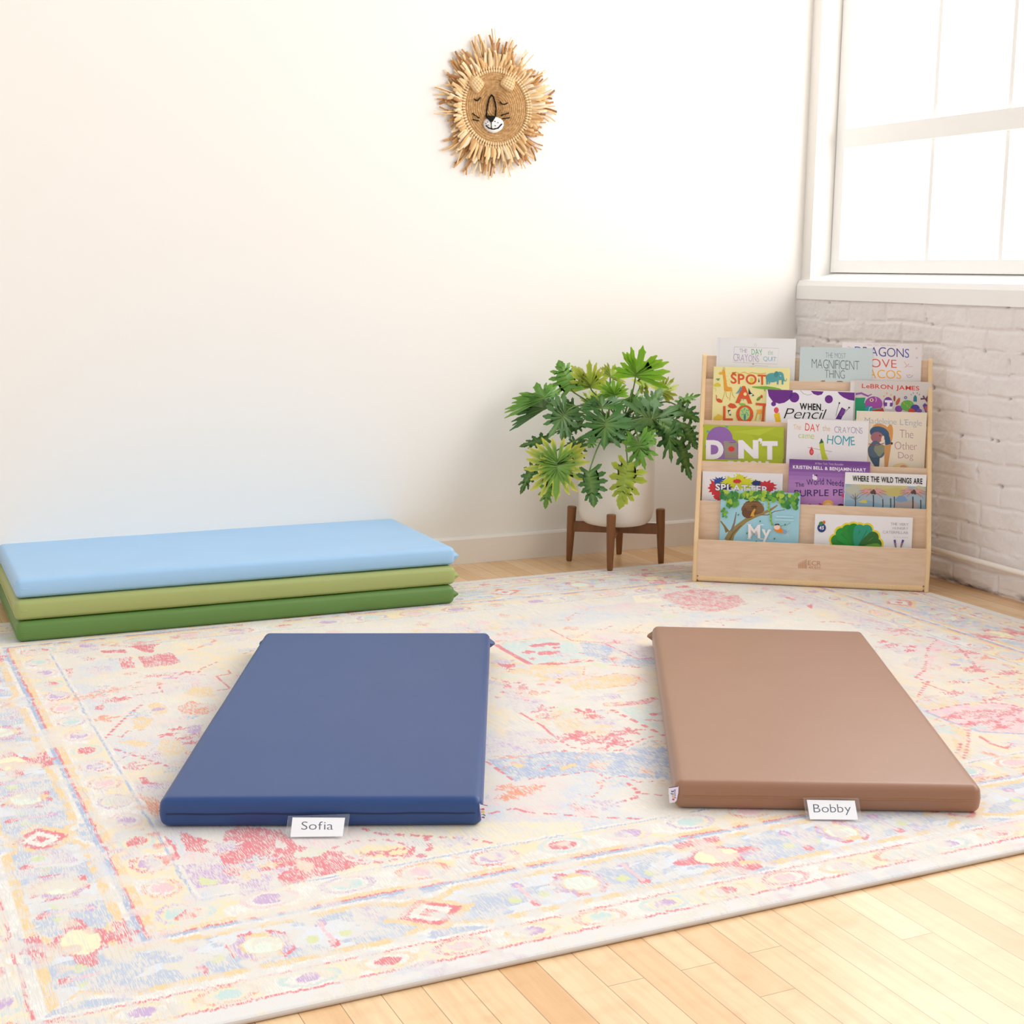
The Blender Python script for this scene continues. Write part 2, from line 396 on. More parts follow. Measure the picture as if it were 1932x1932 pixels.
# field: faint clouds of dye
f1 = fbm(GX*3.2, GY*3.2, 70); f2 = fbm(GX*4, GY*4, 75); f3 = fbm(GX*5, GY*5, 80); f4 = fbm(GX*6, GY*4, 85)
put((f1-.5)*7, np.array(lin('f4e0b8')), .50); put((f2-.57)*8, np.array(lin('ccd6e8')), .46); put((f3-.6)*8, PINK, .38); put((f4-.62)*8, LILAC, .34)
def clipbb(x0, x1, y0, y1):
    i0 = max(0, int((x0-RX0)/(RX1-RX0)*(nx-1))-3); i1 = min(nx, int((x1-RX0)/(RX1-RX0)*(nx-1))+4)
    j0 = max(0, int((y0-RY0)/(RY1-RY0)*(ny-1))-3); j1 = min(ny, int((y1-RY0)/(RY1-RY0)*(ny-1))+4)
    return slice(i0, max(i0, i1)), slice(j0, max(j0, j1))
def mirrors(P, mir):
    yield P
    if mir is True:
        yield [(2*RCX-x, y) for x, y in P]; yield [(x, 2*RCY-y) for x, y in P]; yield [(2*RCX-x, 2*RCY-y) for x, y in P]
    if mir == 'xy' and FRAME == 'B': yield [(2*RCX-x, 2*RCY-y) for x, y in P]
FRAME = 'A'
def r_poly(P, colr, dens, mir='xy'):
    for iq, Q in enumerate(mirrors(P, mir)):
        dens = dens*(.62 if iq == 1 else 1)
        xs = [q[0] for q in Q]; ys_ = [q[1] for q in Q]; sl = clipbb(min(xs), max(xs), min(ys_), max(ys_))
        X = WXg[sl]; Y = WYg[sl]
        if X.size == 0: continue
        ins = np.zeros(X.shape, bool); n = len(Q)
        for i in range(n):
            (xa, ya), (xb, yb) = Q[i], Q[(i+1) % n]
            cnd = ((ya > Y) != (yb > Y)) & (X < (xb-xa)*(Y-ya)/((yb-ya) or 1e-9)+xa)
            ins ^= cnd
        put(ins*1.0, colr, dens, sl)
def r_line(P, wd, colr, dens, mir='xy', dash=0):
    wd = max(wd*.62, .0055)
    for Q in mirrors(P, mir):
        for (xa, ya), (xb, yb) in zip(Q[:-1], Q[1:]):
            sl = clipbb(min(xa, xb)-wd, max(xa, xb)+wd, min(ya, yb)-wd, max(ya, yb)+wd)
            X = WXg[sl]*.5+GX[sl]*.5; Y = WYg[sl]*.5+GY[sl]*.5
            if X.size == 0: continue
            L = math.hypot(xb-xa, yb-ya) or 1e-6
            tt = np.clip(((X-xa)*(xb-xa)+(Y-ya)*(yb-ya))/L**2, 0, 1)
            dd = np.hypot(X-xa-tt*(xb-xa), Y-ya-tt*(yb-ya))
            mk = np.clip((wd/2-dd)/.002+.5, 0, 1)
            if dash: mk = mk*(np.sin(tt*L/dash*math.pi) > -.35)
            put(mk, colr, dens, sl)
def r_ell(cx, cy, ra, rb, colr, dens, mir='xy', ring=0, spk=0, ns=8):
    k_ = 1 if mir is True else .66; ra *= k_; rb *= k_
    for (x, y), in mirrors([(cx, cy)], mir):
        R = max(ra, rb)*1.4; sl = clipbb(x-R, x+R, y-R, y+R); X = WXg[sl]-x; Y = WYg[sl]-y
        if X.size == 0: continue
        k = np.hypot(X/ra, Y/rb)
        if spk: k = k/(1+spk*np.cos(np.arctan2(Y/rb, X/ra)*ns))
        put(((k < 1) & (k > ring))*1.0, colr, dens, sl)
Z = {'A': (900, 1170, .20704), 'B': (100, 1160, .21739), 'C': (1420, 1080, .26501), 'D': (0, 1180, .38911), 'E': (450, 1550, .33644), 'N': (0, 0, 1)}
def q(z, *pts):
    global FRAME
    FRAME = z
    ox, oy, k = Z[z]; o = []
    for x, y in pts:
        p = G(ox+x*k, oy+y*k, .01); o.append((p.x, p.y))
    return o
# --- field drawing seen in the photo
r_poly(q('A', (250, 190), (620, 150), (880, 200), (1060, 350), (960, 400), (600, 420), (430, 370), (180, 250)), TEAL, .5)
r_line(q('A', (190, 240), (260, 200), (560, 155), (820, 190)), .008, GOLD, .8)
r_line(q('A', (180, 225), (240, 265), (400, 355), (520, 420)), .026, RED, .85)
r_line(q('A', (600, 410), (900, 370), (1040, 360)), .055, RED, .72)
r_line(q('A', (1050, 360), (1020, 310), (940, 300)), .014, RED, .7)
for a, b, s_ in ((550, 230, .035), (640, 215, .03), (700, 220, .03), (715, 250, .02), (470, 290, .03), (640, 300, .045), (700, 290, .03), (510, 350, .02)):
    (x, y), = q('A', (a, b)); r_ell(x, y, s_, s_*.7, RED, .8)
r_poly(q('A', (100, 310), (420, 400), (980, 420), (960, 520), (800, 580), (560, 520), (330, 510), (110, 470)), GOLD, .52)
r_poly(q('A', (840, 600), (1000, 530), (1250, 490), (1470, 520), (1470, 570), (1200, 620), (900, 640)), GOLD, .6)
r_line(q('A', (980, 420), (970, 500), (1100, 520), (1250, 485), (1400, 500), (1480, 525), (1440, 590), (1200, 610)), .008, ORANGE, .85, dash=.012)
r_line(q('A', (660, 510), (760, 540), (880, 480)), .010, RED, .7, dash=.014)
r_line(q('A', (1050, 395), (1250, 410), (1450, 430), (1620, 440)), .012, RED, .75, dash=.012)
r_line(q('A', (670, 85), (860, 185), (1150, 205), (1460, 350), (1600, 345)), .009, RED, .8)
r_poly(q('A', (930, 200), (1150, 215), (1450, 350), (1620, 350), (1640, 430), (1250, 400), (1080, 370), (980, 300)), BLUE, .5)
r_poly(q('A', (190, 390), (250, 400), (350, 400), (350, 440), (290, 475), (240, 440)), RED, .8)
for k in range(26):
    a = random.uniform(180, 760); b = random.uniform(540, 740); (x, y), = q('A', (a, b)); r_ell(x, y, random.uniform(.008, .022), random.uniform(.008, .03), random.choice([RED, RED, ORANGE, PINK]), .62, )
r_line(q('A', (400, 850), (520, 920), (600, 965), (680, 1045)), .012, RED, .9)
r_line(q('A', (680, 1045), (860, 1160), (1050, 1190), (1300, 1190), (1500, 1090), (1600, 1060)), .011, RED, .8, dash=.012)
r_line(q('A', (250, 1265), (420, 1245), (620, 1210), (840, 1185)), .020, RED, .75, dash=.010)
r_poly(q('A', (640, 790), (1000, 850), (1250, 960), (1150, 1080), (800, 1050), (700, 950)), GOLD, .48)
for a, b in ((860, 1070), (1040, 1100), (1230, 1060), (1260, 1120), (930, 1040), (1380, 1015), (1020, 840), (1060, 870), (590, 810)):
    (x, y), = q('A', (a, b)); r_ell(x, y, .045, .030, RED, .68, spk=.5, ns=5)
r_line(q('A', (910, 810), (1060, 895)), .018, RED, .85)
r_line(q('A', (1200, 770), (1500, 750), (1640, 700)), .050, RED, .55)
r_line(q('A', (1230, 820), (1420, 910), (1700, 1050)), .020, RED, .75, dash=.02)
r_poly(q('A', (1300, 810), (1600, 770), (1690, 1000), (1480, 930)), TEAL, .5)
r_line(q('A', (1600, 860), (1700, 850)), .03, RED, .6); r_line(q('A', (1560, 910), (1700, 920)), .025, RED, .6)
r_poly(q('A', (90, 1270), (700, 1200), (1300, 1210), (1600, 1090), (1740, 1180), (1760, 1450), (1300, 1420), (1000, 1380), (500, 1440), (340, 1470)), BLUE, .56)
r_line(q('A', (90, 1290), (200, 1370), (340, 1470)), .012, RED, .85, dash=.02)
r_line(q('A', (470, 1450), (800, 1410), (1060, 1370), (1180, 1440), (1340, 1420), (1460, 1475), (1740, 1460)), .008, RED, .75, dash=.012)
r_line(q('A', (1380, 1490), (1470, 1560), (1440, 1620), (1300, 1660)), .016, RED, .8, dash=.012)
r_line(q('A', (1500, 1580), (1750, 1600)), .01, RED, .8, dash=.014)
r_poly(q('A', (300, 1300), (440, 1310), (420, 1340), (330, 1335)), GOLD, .7); r_poly(q('A', (740, 1340), (900, 1300), (930, 1330), (780, 1360)), GOLD, .7)
for a, b in ((290, 1530), (350, 1580), (500, 1530), (430, 1560), (280, 1610)):
    (x, y), = q('A', (a, b)); r_ell(x, y, .035, .028, ORANGE, .6, spk=.4, ns=6)
r_ell(*q('A', (1150, 1680))[0], .05, .03, LILAC, .5, spk=.5, ns=7)
r_line(q('A', (120, 1760), (350, 1715), (430, 1745), (620, 1760), (1000, 1790), (1500, 1810), (1900, 1840)), .012, RED, .8, dash=.02)
# left part
r_line(q('B', (400, 1120), (520, 1000), (640, 880), (770, 780)), .014, RED, .85, dash=.010)
r_line(q('B', (400, 1120), (560, 1170), (700, 1220), (900, 1280), (1090, 1345)), .012, RED, .8, dash=.012)
r_line(q('B', (740, 695), (950, 670), (910, 610), (1070, 545)), .012, RED, .75, dash=.016)
r_line(q('B', (1260, 500), (1300, 460), (1420, 410)), .012, RED, .7, dash=.014)
r_line(q('B', (1420, 530), (1540, 510), (1520, 480)), .010, RED, .8); r_line(q('B', (1420, 535), (1540, 640), (1430, 655)), .010, RED, .7)
r_poly(q('B', (400, 230), (720, 225), (860, 230), (1120, 165), (1130, 190), (900, 250), (860, 330), (780, 320), (700, 280), (430, 270)), RED, .72)
r_poly(q('B', (410, 310), (620, 300), (640, 330), (430, 330)), RED, .7)
r_poly(q('B', (720, 350), (1040, 330), (1110, 410), (1050, 430), (800, 460), (760, 400)), RED, .62)
r_poly(q('B', (560, 380), (680, 360), (720, 460), (600, 470)), RED, .55)
r_poly(q('B', (0, 460), (180, 465), (160, 540), (30, 550)), RED, .5)
r_line(q('B', (900, 260), (1000, 210), (1160, 185), (1340, 190), (1410, 225), (1300, 270), (1200, 300), (1180, 300)), .014, ORANGE, .7, dash=.02)
r_poly(q('B', (1000, 230), (1200, 200), (1330, 210), (1280, 250), (1080, 290)), np.array(lin('f6e6c0')), .6)
r_poly(q('B', (0, 250), (360, 230), (400, 300), (200, 340), (0, 330)), LILAC, .42)
r_poly(q('B', (360, 800), (450, 770), (440, 800), (430, 830), (380, 830)), RED, .7); r_ell(*q('B', (545, 735))[0], .05, .03, RED, .65, spk=.3)
r_ell(*q('B', (410, 905))[0], .055, .028, ORANGE, .65, spk=.5, ns=5); r_ell(*q('B', (340, 705))[0], .045, .025, ORANGE, .55, spk=.4)
r_ell(*q('B', (900, 525))[0], .05, .02, RED, .6, spk=.4); r_ell(*q('B', (540, 650))[0], .07, .03, ORANGE, .45, spk=.5); r_ell(*q('B', (660, 1320))[0], .06, .03, RED, .5, spk=.6, ns=5)
r_poly(q('B', (160, 660), (210, 660), (250, 770), (150, 780), (170, 740)), ORANGE, .6)
r_poly(q('B', (680, 900), (760, 880), (870, 900), (830, 960), (760, 1010), (690, 980), (640, 1010), (720, 960)), GOLD, .7)
r_poly(q('B', (560, 1105), (700, 1080), (860, 1110), (800, 1150), (650, 1130)), GOLD, .6)
r_poly(q('B', (820, 780), (900, 755), (1000, 800), (1000, 850), (870, 870)), GOLD, .6, ); r_ell(*q('B', (910, 820))[0], .025, .018, LILAC, .8)
r_poly(q('B', (1080, 800), (1190, 750), (1400, 780), (1440, 820), (1300, 870), (1120, 860)), ORANGE, .5)
r_poly(q('B', (1130, 680), (1220, 620), (1360, 620), (1420, 700), (1280, 720)), GOLD, .6)
r_poly(q('B', (1170, 960), (1300, 950), (1270, 1050), (1160, 1020)), LILAC, .55)
for a, b in ((1000, 1040), (1090, 990), (1150, 1070), (1200, 1110), (1050, 1190), (1130, 1210), (1160, 500)):
    (x, y), = q('B', (a, b)); r_ell(x, y, .03, .016, RED, .75, spk=.4, ns=5)
r_poly(q('B', (940, 1080), (1100, 1090), (1180, 1180), (1000, 1260), (900, 1160)), GOLD, .5)
r_poly(q('B', (750, 1410), (800, 1410), (860, 1460), (960, 1470), (780, 1472)), RED, .8)
# lower left patches
r_poly(q('D', (640, 900), (700, 930), (760, 990), (850, 1060), (870, 1130), (800, 1160), (740, 1060), (690, 990)), RED, .8, False)
r_poly(q('D', (600, 800), (700, 810), (790, 860), (800, 920), (700, 920), (640, 860)), ORANGE, .52, False)
r_poly(q('D', (870, 1000), (1080, 1060), (1090, 990), (1285, 980), (1285, 1090), (1200, 1160), (1080, 1160), (1060, 1110), (900, 1090)), RED, .66, False)
r_poly(q('D', (820, 1160), (1250, 1150), (1285, 1220), (1000, 1270), (860, 1280)), LILAC, .55, False)
r_poly(q('D', (960, 1220), (1080, 1240), (1040, 1260), (970, 1260)), GREEN, .7, False)
r_poly(q('E', (0, 30), (240, 50), (330, 130), (540, 170), (640, 230), (980, 240), (960, 285), (780, 270), (600, 290), (470, 350), (260, 390), (210, 310), (330, 240), (130, 280), (110, 250), (260, 190), (30, 230)), RED, .64, False)
r_poly(q('E', (0, 250), (180, 300), (200, 400), (100, 440), (0, 400)), LILAC, .5, False)
r_poly(q('E', (320, 210), (420, 230), (410, 290), (330, 270)), PEACH, .7, False)
r_poly(q('E', (0, 440), (200, 400), (700, 290), (1000, 260), (1500, 230), (1932, 100), (1932, 0), (1450, 0), (700, 20), (1100, 100), (1060, 190), (700, 240)), np.array(lin('f5e6c2')), .5, False)
r_line(q('E', (530, 150), (640, 110), (830, 100), (980, 140), (960, 190), (800, 230), (640, 210), (530, 150)), .014, RED, .6, False, dash=.014)
r_poly(q('E', (610, 170), (760, 125), (960, 140), (940, 190), (760, 205)), np.array(lin('f4e0b0')), .7, False); r_ell(*q('E', (900, 170))[0], .05, .025, RED, .7, False, ring=.6); r_ell(*q('E', (750, 180))[0], .03, .015, RED, .6, False, spk=.5)
r_line(q('E', (700, 40), (800, 70), (1040, 80), (1300, 100), (1500, 130), (1900, 110)), .016, RED, .75, False, dash=.014)
r_line(q('E', (1050, 90), (1080, 150), (1010, 195), (1230, 200)), .018, RED, .75, False, dash=.014)
# right part
r_line(q('C', (1310, 480), (1250, 540), (1220, 700), (1160, 745), (1250, 780), (1180, 880)), .016, RED, .7, False, dash=.010)
r_poly(q('C', (1310, 480), (1390, 490), (1280, 640), (1240, 700), (1260, 540)), PINK, .6, False)
r_poly(q('C', (1230, 990), (1400, 960), (1600, 930), (1800, 930), (1932, 960), (1932, 1140), (1800, 1150), (1600, 1130), (1400, 1060)), PINK, .62, False)
r_line(q('C', (1230, 990), (1450, 945), (1700, 925), (1850, 945), (1932, 970)), .012, RED, .75, False, dash=.012)
r_line(q('C', (1230, 990), (1400, 1060), (1620, 1135), (1932, 1150)), .014, BLUE, .7, False)
for a, b in ((1520, 1000), (1430, 1030), (1560, 1080), (1700, 1060), (1680, 990), (1800, 1010), (1860, 980), (1760, 1100), (1900, 1060), (1640, 1020), (1330, 920), (1370, 930), (1260, 910), (1560, 680), (1600, 700), (1480, 560), (1560, 570), (1040, 410), (1100, 410), (1480, 775), (1440, 855)):
    (x, y), = q('C', (a, b)); r_ell(x, y, .045, .020, RED, .66, False, spk=.5, ns=5)
r_poly(q('C', (1180, 880), (1400, 890), (1500, 930), (1260, 980), (1200, 950)), GOLD, .5, False)
r_poly(q('C', (1400, 1080), (1550, 1110), (1540, 1320), (1470, 1330), (1440, 1250)), GOLD, .55, False)
r_line(q('C', (1530, 1120), (1540, 1200), (1500, 1330)), .014, RED, .7, False, dash=.010); r_line(q('C', (1480, 1220), (1450, 1290)), .014, RED, .7, False, dash=.01)
r_line(q('C', (1620, 1170), (1700, 1220), (1800, 1250), (1870, 1220)), .016, RED, .7, False); r_line(q('C', (1640, 1280), (1760, 1310)), .03, ORANGE, .6, False)
r_line(q('C', (1780, 1350), (1860, 1310), (1932, 1310)), .01, PINK, .8, False); r_ell(*q('C', (1610, 1460))[0], .04, .02, RED, .7, False, spk=.5)
r_line(q('C', (480, 350), (620, 350), (760, 375)), .012, RED, .7, False, dash=.015)
r_poly(q('C', (380, 235), (430, 225), (420, 260)), RED, .8, False); r_line(q('C', (200, 160), (290, 195)), .03, RED, .55, False)
r_poly(q('N', (1245, 1125), (1300, 1108), (1390, 1120), (1410, 1140), (1350, 1155), (1290, 1150)), RED, .5, False)
r_poly(q('N', (1190, 1122), (1240, 1118), (1250, 1135), (1200, 1137)), np.array(lin('f5e9d2')), .7, False)
# scattered small motifs
for k in range(95):
    x = random.uniform(RX0+.45, RCX); y = random.uniform(RY0+.45, RCY)
    c_ = random.choice([RED, GOLD, GOLD, ORANGE, LILAC, TEAL, GREEN, BLUE, PINK])
    r_ell(x, y, random.uniform(.010, .034), random.uniform(.008, .026), c_, random.uniform(.28, .5), mir=True, spk=random.uniform(0, .6), ns=random.choice([4, 5, 6]))
for k in range(16):
    x = random.uniform(RX0+.5, RCX); y = random.uniform(RY0+.5, RCY); P = [(x, y)]
    for j in range(3): x += random.uniform(-.07, .07); y += random.uniform(-.05, .05); P.append((x, y))
    r_line(P, .007, random.choice([RED, ORANGE]), .6, mir=True, dash=.014)
# --- borders (older, more worn than the field)
_put = put
def put(mask, colr, dens, sl=None): _put(mask, colr, dens if dens > .98 else dens*BORDER, sl)

dxe = (RX1-RX0)/2 - np.abs(GX-RCX); dye = (RY1-RY0)/2 - np.abs(GY-RCY)
side = dxe < dye
wob = (fbm(GX*25, GY*25, 90)-.5)*.006
e = np.minimum(dxe, dye) + wob + np.where(side, 0, colj*.0015)
T = np.where(side, WYg-2.209+20*.894, (WXg-1.456+20*1.13)*(.894/1.13))
def band(a, b): return ((e >= a) & (e < b))*1.0
brk = np.clip((fbm(GX*34, GY*34, 120, 3)-.30)*5, .25, 1)      # old pile: motifs break up
def B(mask, colr, dens): put(mask*(brk if dens > .45 else 1.0), colr, dens)
ing = (e >= .315) & (e < .405)
B(ing, np.array(lin('f7e2b4')), .62)
B(ing & (fbm(GX*12, GY*12, 93) > .52), CREAM, .5)
u = (T % .110)/.110; ci = np.floor(T/.110) % 5
for k, c_ in enumerate((RED, LILAC, TEAL, PINK, LILAC)):
    B(ing & (ci == k) & (np.hypot((u-.5)/.20, (e-.362)/.020) < 1), c_, .75)
    B(ing & (ci == k) & (np.hypot((u-.5)/.36, (e-.362)/.034) < 1) & (np.hypot((u-.5)/.27, (e-.362)/.026) > 1), (TEAL, PINK, LILAC, ORANGE, RED)[k], .5)
B(band(.300, .306), RED, .85); B(band(.306, .320) > 0, GOLD, .74); B(band(.400, .406), BLUE, .7); B(band(.406, .414), CREAM, .5)
main = (e >= .108) & (e < .300)
B(main, np.array(lin('b9c6dc')), .62)
B(main & (fbm(GX*9, GY*22, 95) > .53), np.array(lin('dfe6f0')), .6)
cc = e-.204; P4 = .446
tm = T % P4; tn = np.minimum(tm, P4-tm)                       # distance to star / diamond centre
k2 = np.where((~side) & (GX < RX0+.40), 5, np.round(T/P4) % 2)                                     # 0: star, 1: diamond
tb = np.abs(tm-P4/2)                                          # distance to box centre
wave = .072 - .030*np.clip((.055-tn)/.055, 0, 1)**.6
for sg in (1, -1):
    B(main & (np.abs(cc*sg-wave-.008) < .009), CREAM, .55)
    B(main & (np.abs(cc*sg-wave+.004) < .0085), GOLD, .72)
B(band(.108, .116), CREAM, .6); B(band(.290, .300), BLUE, .8)
r1 = np.hypot(tb/.052, cc/.046); tsc = np.where(side, 1, 1.264); tb = tb*tsc; tn = tn*tsc; r1 = 0; oc = np.maximum(np.maximum(tb/.048, np.abs(cc)/.044), (tb/.048+np.abs(cc)/.044)/1.45)
B(main & (oc < 1.0), GOLD, .7); B(main & (oc < 1.12) & (oc > .86) & (np.sin(T*170) > -.2), RED, .8); B(main & (oc < .98) & (oc > .7) & (tb > .02), LILAC, .6)
B(main & (oc < .62), np.array(lin('e6f0e2')), .85)
dm = tn/.060+np.abs(cc)/.052
D_ = main & (k2 == 1)
B(D_ & (tn/.085+np.abs(cc)/.070 < 1), GOLD, .72); B(D_ & (dm < 1) & (dm > .68), RED, .85); B(D_ & (dm <= .68), CREAM, .7); B(D_ & (dm < .3), RED, .75)
S_ = main & (k2 == 0); an = np.arctan2(cc, tn); rs = np.hypot(tn, cc)
B(S_ & (rs < .060*(1+.35*np.cos(an*4+.0)+.18*np.cos(an*8))), RED, .68); B(S_ & (np.abs(cc) > .055) & (np.abs(cc) < .078) & (tn < .05), RED, .7)
B(S_ & (np.hypot(tn/.046, cc/.030) < 1), np.array(lin('f7eec8')), .95)
tv = np.abs(tb-.105)                                          # small vases between the motifs
B(main & (np.hypot(tv/.012, (cc-.035)/.012) < 1), LILAC, .85); B(main & (np.hypot(tv/.010, (cc+.04)/.013) < 1), RED, .8)
B(main & (tv < .0035) & (np.abs(cc) < .04), PINK, .8); B(main & (np.hypot((tv-.028)/.012, (cc+.015)/.012) < 1), GREEN, .8)
out = (e >= .046) & (e < .104)
B(out, np.array(lin('f8e6c0')), .62); B(out & (fbm(GX*14, GY*14, 97) > .52), CREAM, .6)
u = (T % .098)/.098; ci = np.floor(T/.098) % 5
for k, c_ in enumerate((LILAC, RED, PINK, LILAC, TEAL)):
    B(out & (ci == k) & (np.hypot((u-.5)/.17, (e-.075)/.014) < 1), c_, .78)
    B(out & (ci == k) & (np.hypot((u-.5)/.40, (e-.075)/.026) < 1) & (np.hypot((u-.5)/.29, (e-.075)/.020) > 1), (TEAL, GOLD, RED, GOLD, ORANGE)[k], .5)
B(band(.102, .108), RED, .62); B(band(.040, .046), RED, .72); B(e < .040, PLAIN, 1.0)
# --- mesh: top sheet with rounded, slightly wavy edge
zt = np.full(GX.shape, .0098) + (fbm(GX*3, GY*3, 99)-.5)*.0012
eg = np.minimum(dxe, dye); zt = zt - np.clip((.004-eg)/.004, 0, 1)**2*.004
PX = GX.copy(); PY = GY.copy()
# soft rounded far right corner
cx_, cy_, rr_ = RX1-.09, RY1-.09, .09
def pullcorner(PX, PY, sx, sy, r):
    cx0 = RCX+sx*((RX1-RX0)/2-r); cy0 = RCY+sy*((RY1-RY0)/2-r)
    a = (PX-cx0)*sx; b = (PY-cy0)*sy; m_ = (a > 0) & (b > 0)
    l = np.hypot(a, b); mx = np.maximum(a, b); k = np.where(m_ & (l > 0), mx/np.maximum(l, 1e-9), 1)
    return np.where(m_, cx0+(PX-cx0)*k, PX), np.where(m_, cy0+(PY-cy0)*k, PY)
for sx_ in (1, -1):
    for sy_ in (1, -1): PX, PY = pullcorner(PX, PY, sx_, sy_, .02)
V = np.stack([PX, PY, zt], -1).reshape(-1, 3)
me = gridmesh('rug', V, nx, ny, flip=False)
ca = me.color_attributes.new('dye', 'FLOAT_COLOR', 'POINT')
buf = np.ones((nx*ny, 4), np.float32); buf[:, :3] = rc.reshape(-1, 3); buf[:, 3] = rd.reshape(-1); ca.data.foreach_set('color', buf.ravel())
m_rug = mat('woven_rug', None, .9, .15); t = NT(m_rug)
at = t.n('ShaderNodeAttribute', attribute_name='dye')
st = t.noise(t.coord('Object', scale=(560, 45, 1)), 1, 2, .6)
st = t.math('DIVIDE', t.math('SUBTRACT', st, .28), .44)
wr = t.noise(t.coord('Object', scale=(26, 15, 1)), 1, 4, .65)
dn = t.math('ADD', at.outputs['Alpha'], t.math('SUBTRACT', t.math('MULTIPLY', t.math('SUBTRACT', wr, .5), 1.25), FADE))
fac = t.math('ADD', t.math('MULTIPLY', t.math('SUBTRACT', dn, st), 5.0), .5, True)
pl = t.math('GREATER_THAN', at.outputs['Alpha'], .985)
fac = t.math('MAXIMUM', t.math('ADD', t.math('MULTIPLY', fac, INK), .05), pl)
ground = t.mix(t.noise(t.coord('Object', scale=(30, 30, 1)), 1, 3), lin('e8e3db'), lin('dfdbd6'))
cr = t.mix(fac, ground, at.outputs['Color'])
s2 = t.noise(t.coord('Object', scale=(420, 14, 1), loc=(3, 1, 0)), 1, 2, .6); big = t.noise(t.coord('Object', scale=(2.6, 2.2, 1), loc=(7, 2, 0)), 1, 2)
sf = t.math('MULTIPLY', t.math('MULTIPLY', t.math('SUBTRACT', s2, .54, True), 9, True), t.math('MULTIPLY', t.math('SUBTRACT', big, .42, True), 5, True), True)
sf = t.math('MULTIPLY', sf, t.math('SUBTRACT', 1.0, pl)); cr = t.mix(t.math('MULTIPLY', sf, .42), cr, lin('b3bfd6'))
s3 = t.noise(t.coord('Object', scale=(300, 120, 1), loc=(1, 5, 0)), 1, 2, .6); sp = t.math('MULTIPLY', t.math('SUBTRACT', s3, .66, True), 7, True)
cr = t.mix(t.math('MULTIPLY', t.math('MULTIPLY', sp, t.math('SUBTRACT', 1.0, pl)), .45), cr, lin('e58a90'))
t.link(cr, t.b.inputs['Base Color'])
wv = t.noise(t.coord('Object', scale=(700, 350, 1)), 1, 1); t.bump(wv, .25, .0015)
rug = thing('area_rug', (RCX, RCY, 0), 'large faded oriental area rug in cream, pink, gold and pale blue under the mats', 'rug')
link('woven_top', me, m_rug, rug, smooth=True)
m_back = mat('rug_backing', lin('9a7a68'), .95, .1)
bm = bmesh.new(); box_bm(bm, Vector((RCX, RCY, .0037)), X3, Y3, Z3, (RX1-RX0)/2-.004, (RY1-RY0)/2-.004, .0035)
bmobj('backing', bm, m_back, rug)
m_bind = mat('rug_binding', lin('c9bdb4'), .95, .1)
v = []; f = []; r_ = .0038; z_ = .0044
ring = [(RX0+.02, RY0), (RX1-.02, RY0), (RX1, RY0+.02), (RX1, RY1-.02), (RX1-.02, RY1), (RX0+.02, RY1), (RX0, RY1-.02), (RX0, RY0+.02), (RX0+.02, RY0)]
P = [Vector((x, y, z_)) for x, y in ring]
tube(v, f, P, r_, 6, False); pyobj('bound_edge', v, f, m_bind, rug, smooth=True)
# ------------------------------------------------------------------ rest mats
def rounded_slab(corners, zb, th, r=.0125, side_bulge=.0045, dome=.0008, seed=0):
    """corners: NL, NR, FR, FL (xy); returns verts, faces of a soft foam slab"""
    A, Bc, Cc, Dc = [Vector((c.x, c.y, 0)) for c in corners]
    Lx = ((Bc-A).length+(Cc-Dc).length)/2; Ly = ((Dc-A).length+(Cc-Bc).length)/2; Lz = th
    def ax(L, n):
        s = [0, .18*r, .4*r, .7*r, 1.0*r, 1.6*r, 3*r]
        inner = list(np.linspace(4.5*r, L-4.5*r, n))
        return s + inner + [L-q_ for q_ in s[::-1]]
    xs = ax(Lx, 26); ys_ = ax(Ly, 30); zs_ = [0, .18*r, .4*r, .7*r, r, Lz*.40, Lz*.47, Lz*.5, Lz*.53, Lz*.60, Lz-r, Lz-.7*r, Lz-.4*r, Lz-.18*r, Lz]
    bm = bmesh.new()
    def face(f, P, Q):
        vs = [[bm.verts.new(f(p, q_)) for q_ in Q] for p in P]
        for i in range(len(P)-1):
            for j in range(len(Q)-1): bm.faces.new([vs[i][j], vs[i+1][j], vs[i+1][j+1], vs[i][j+1]])
    face(lambda p, q_: (p, q_, 0), xs, ys_); face(lambda p, q_: (p, q_, Lz), xs, ys_)
    face(lambda p, q_: (p, 0, q_), xs, zs_); face(lambda p, q_: (p, Ly, q_), xs, zs_)
    face(lambda p, q_: (0, p, q_), ys_, zs_); face(lambda p, q_: (Lx, p, q_), ys_, zs_)
    bmesh.ops.remove_doubles(bm, verts=bm.verts[:], dist=1e-6)
    for v in bm.verts:
        p = v.co.copy(); q_ = Vector((min(max(p.x, r), Lx-r), min(max(p.y, r), Ly-r), min(max(p.z, r), Lz-r)))
        d = p-q_
        if d.length > 1e-9: p = q_ + d.normalized()*r
        u = p.x/Lx; w_ = p.y/Ly; h = p.z/Lz
        bl = 4*h*(1-h)
        nz = vnoise(np.array([p.x*7+seed]), np.array([p.y*7+p.z*30]), 5)[0]-.5
        if p.x < r: p.x -= side_bulge*bl*(1-p.x/r)+nz*.001
        if p.x > Lx-r: p.x += side_bulge*bl*(1-(Lx-p.x)/r)
        if p.y < r: p.y -= side_bulge*bl*(1-p.y/r)+nz*.001
        if p.y > Ly-r: p.y += side_bulge*bl*(1-(Ly-p.y)/r)
        if h > .75: p.z += dome*max(0.0, 16*u*(1-u)*w_*(1-w_))**.4*(h-.75)*4 + nz*.0012*(h-.75)*4
        u = p.x/Lx; w_ = p.y/Ly
        g = (A*(1-u)+Bc*u)*(1-w_) + (Dc*(1-u)+Cc*u)*w_
        v.co = Vector((g.x, g.y, zb+p.z))
    return bm
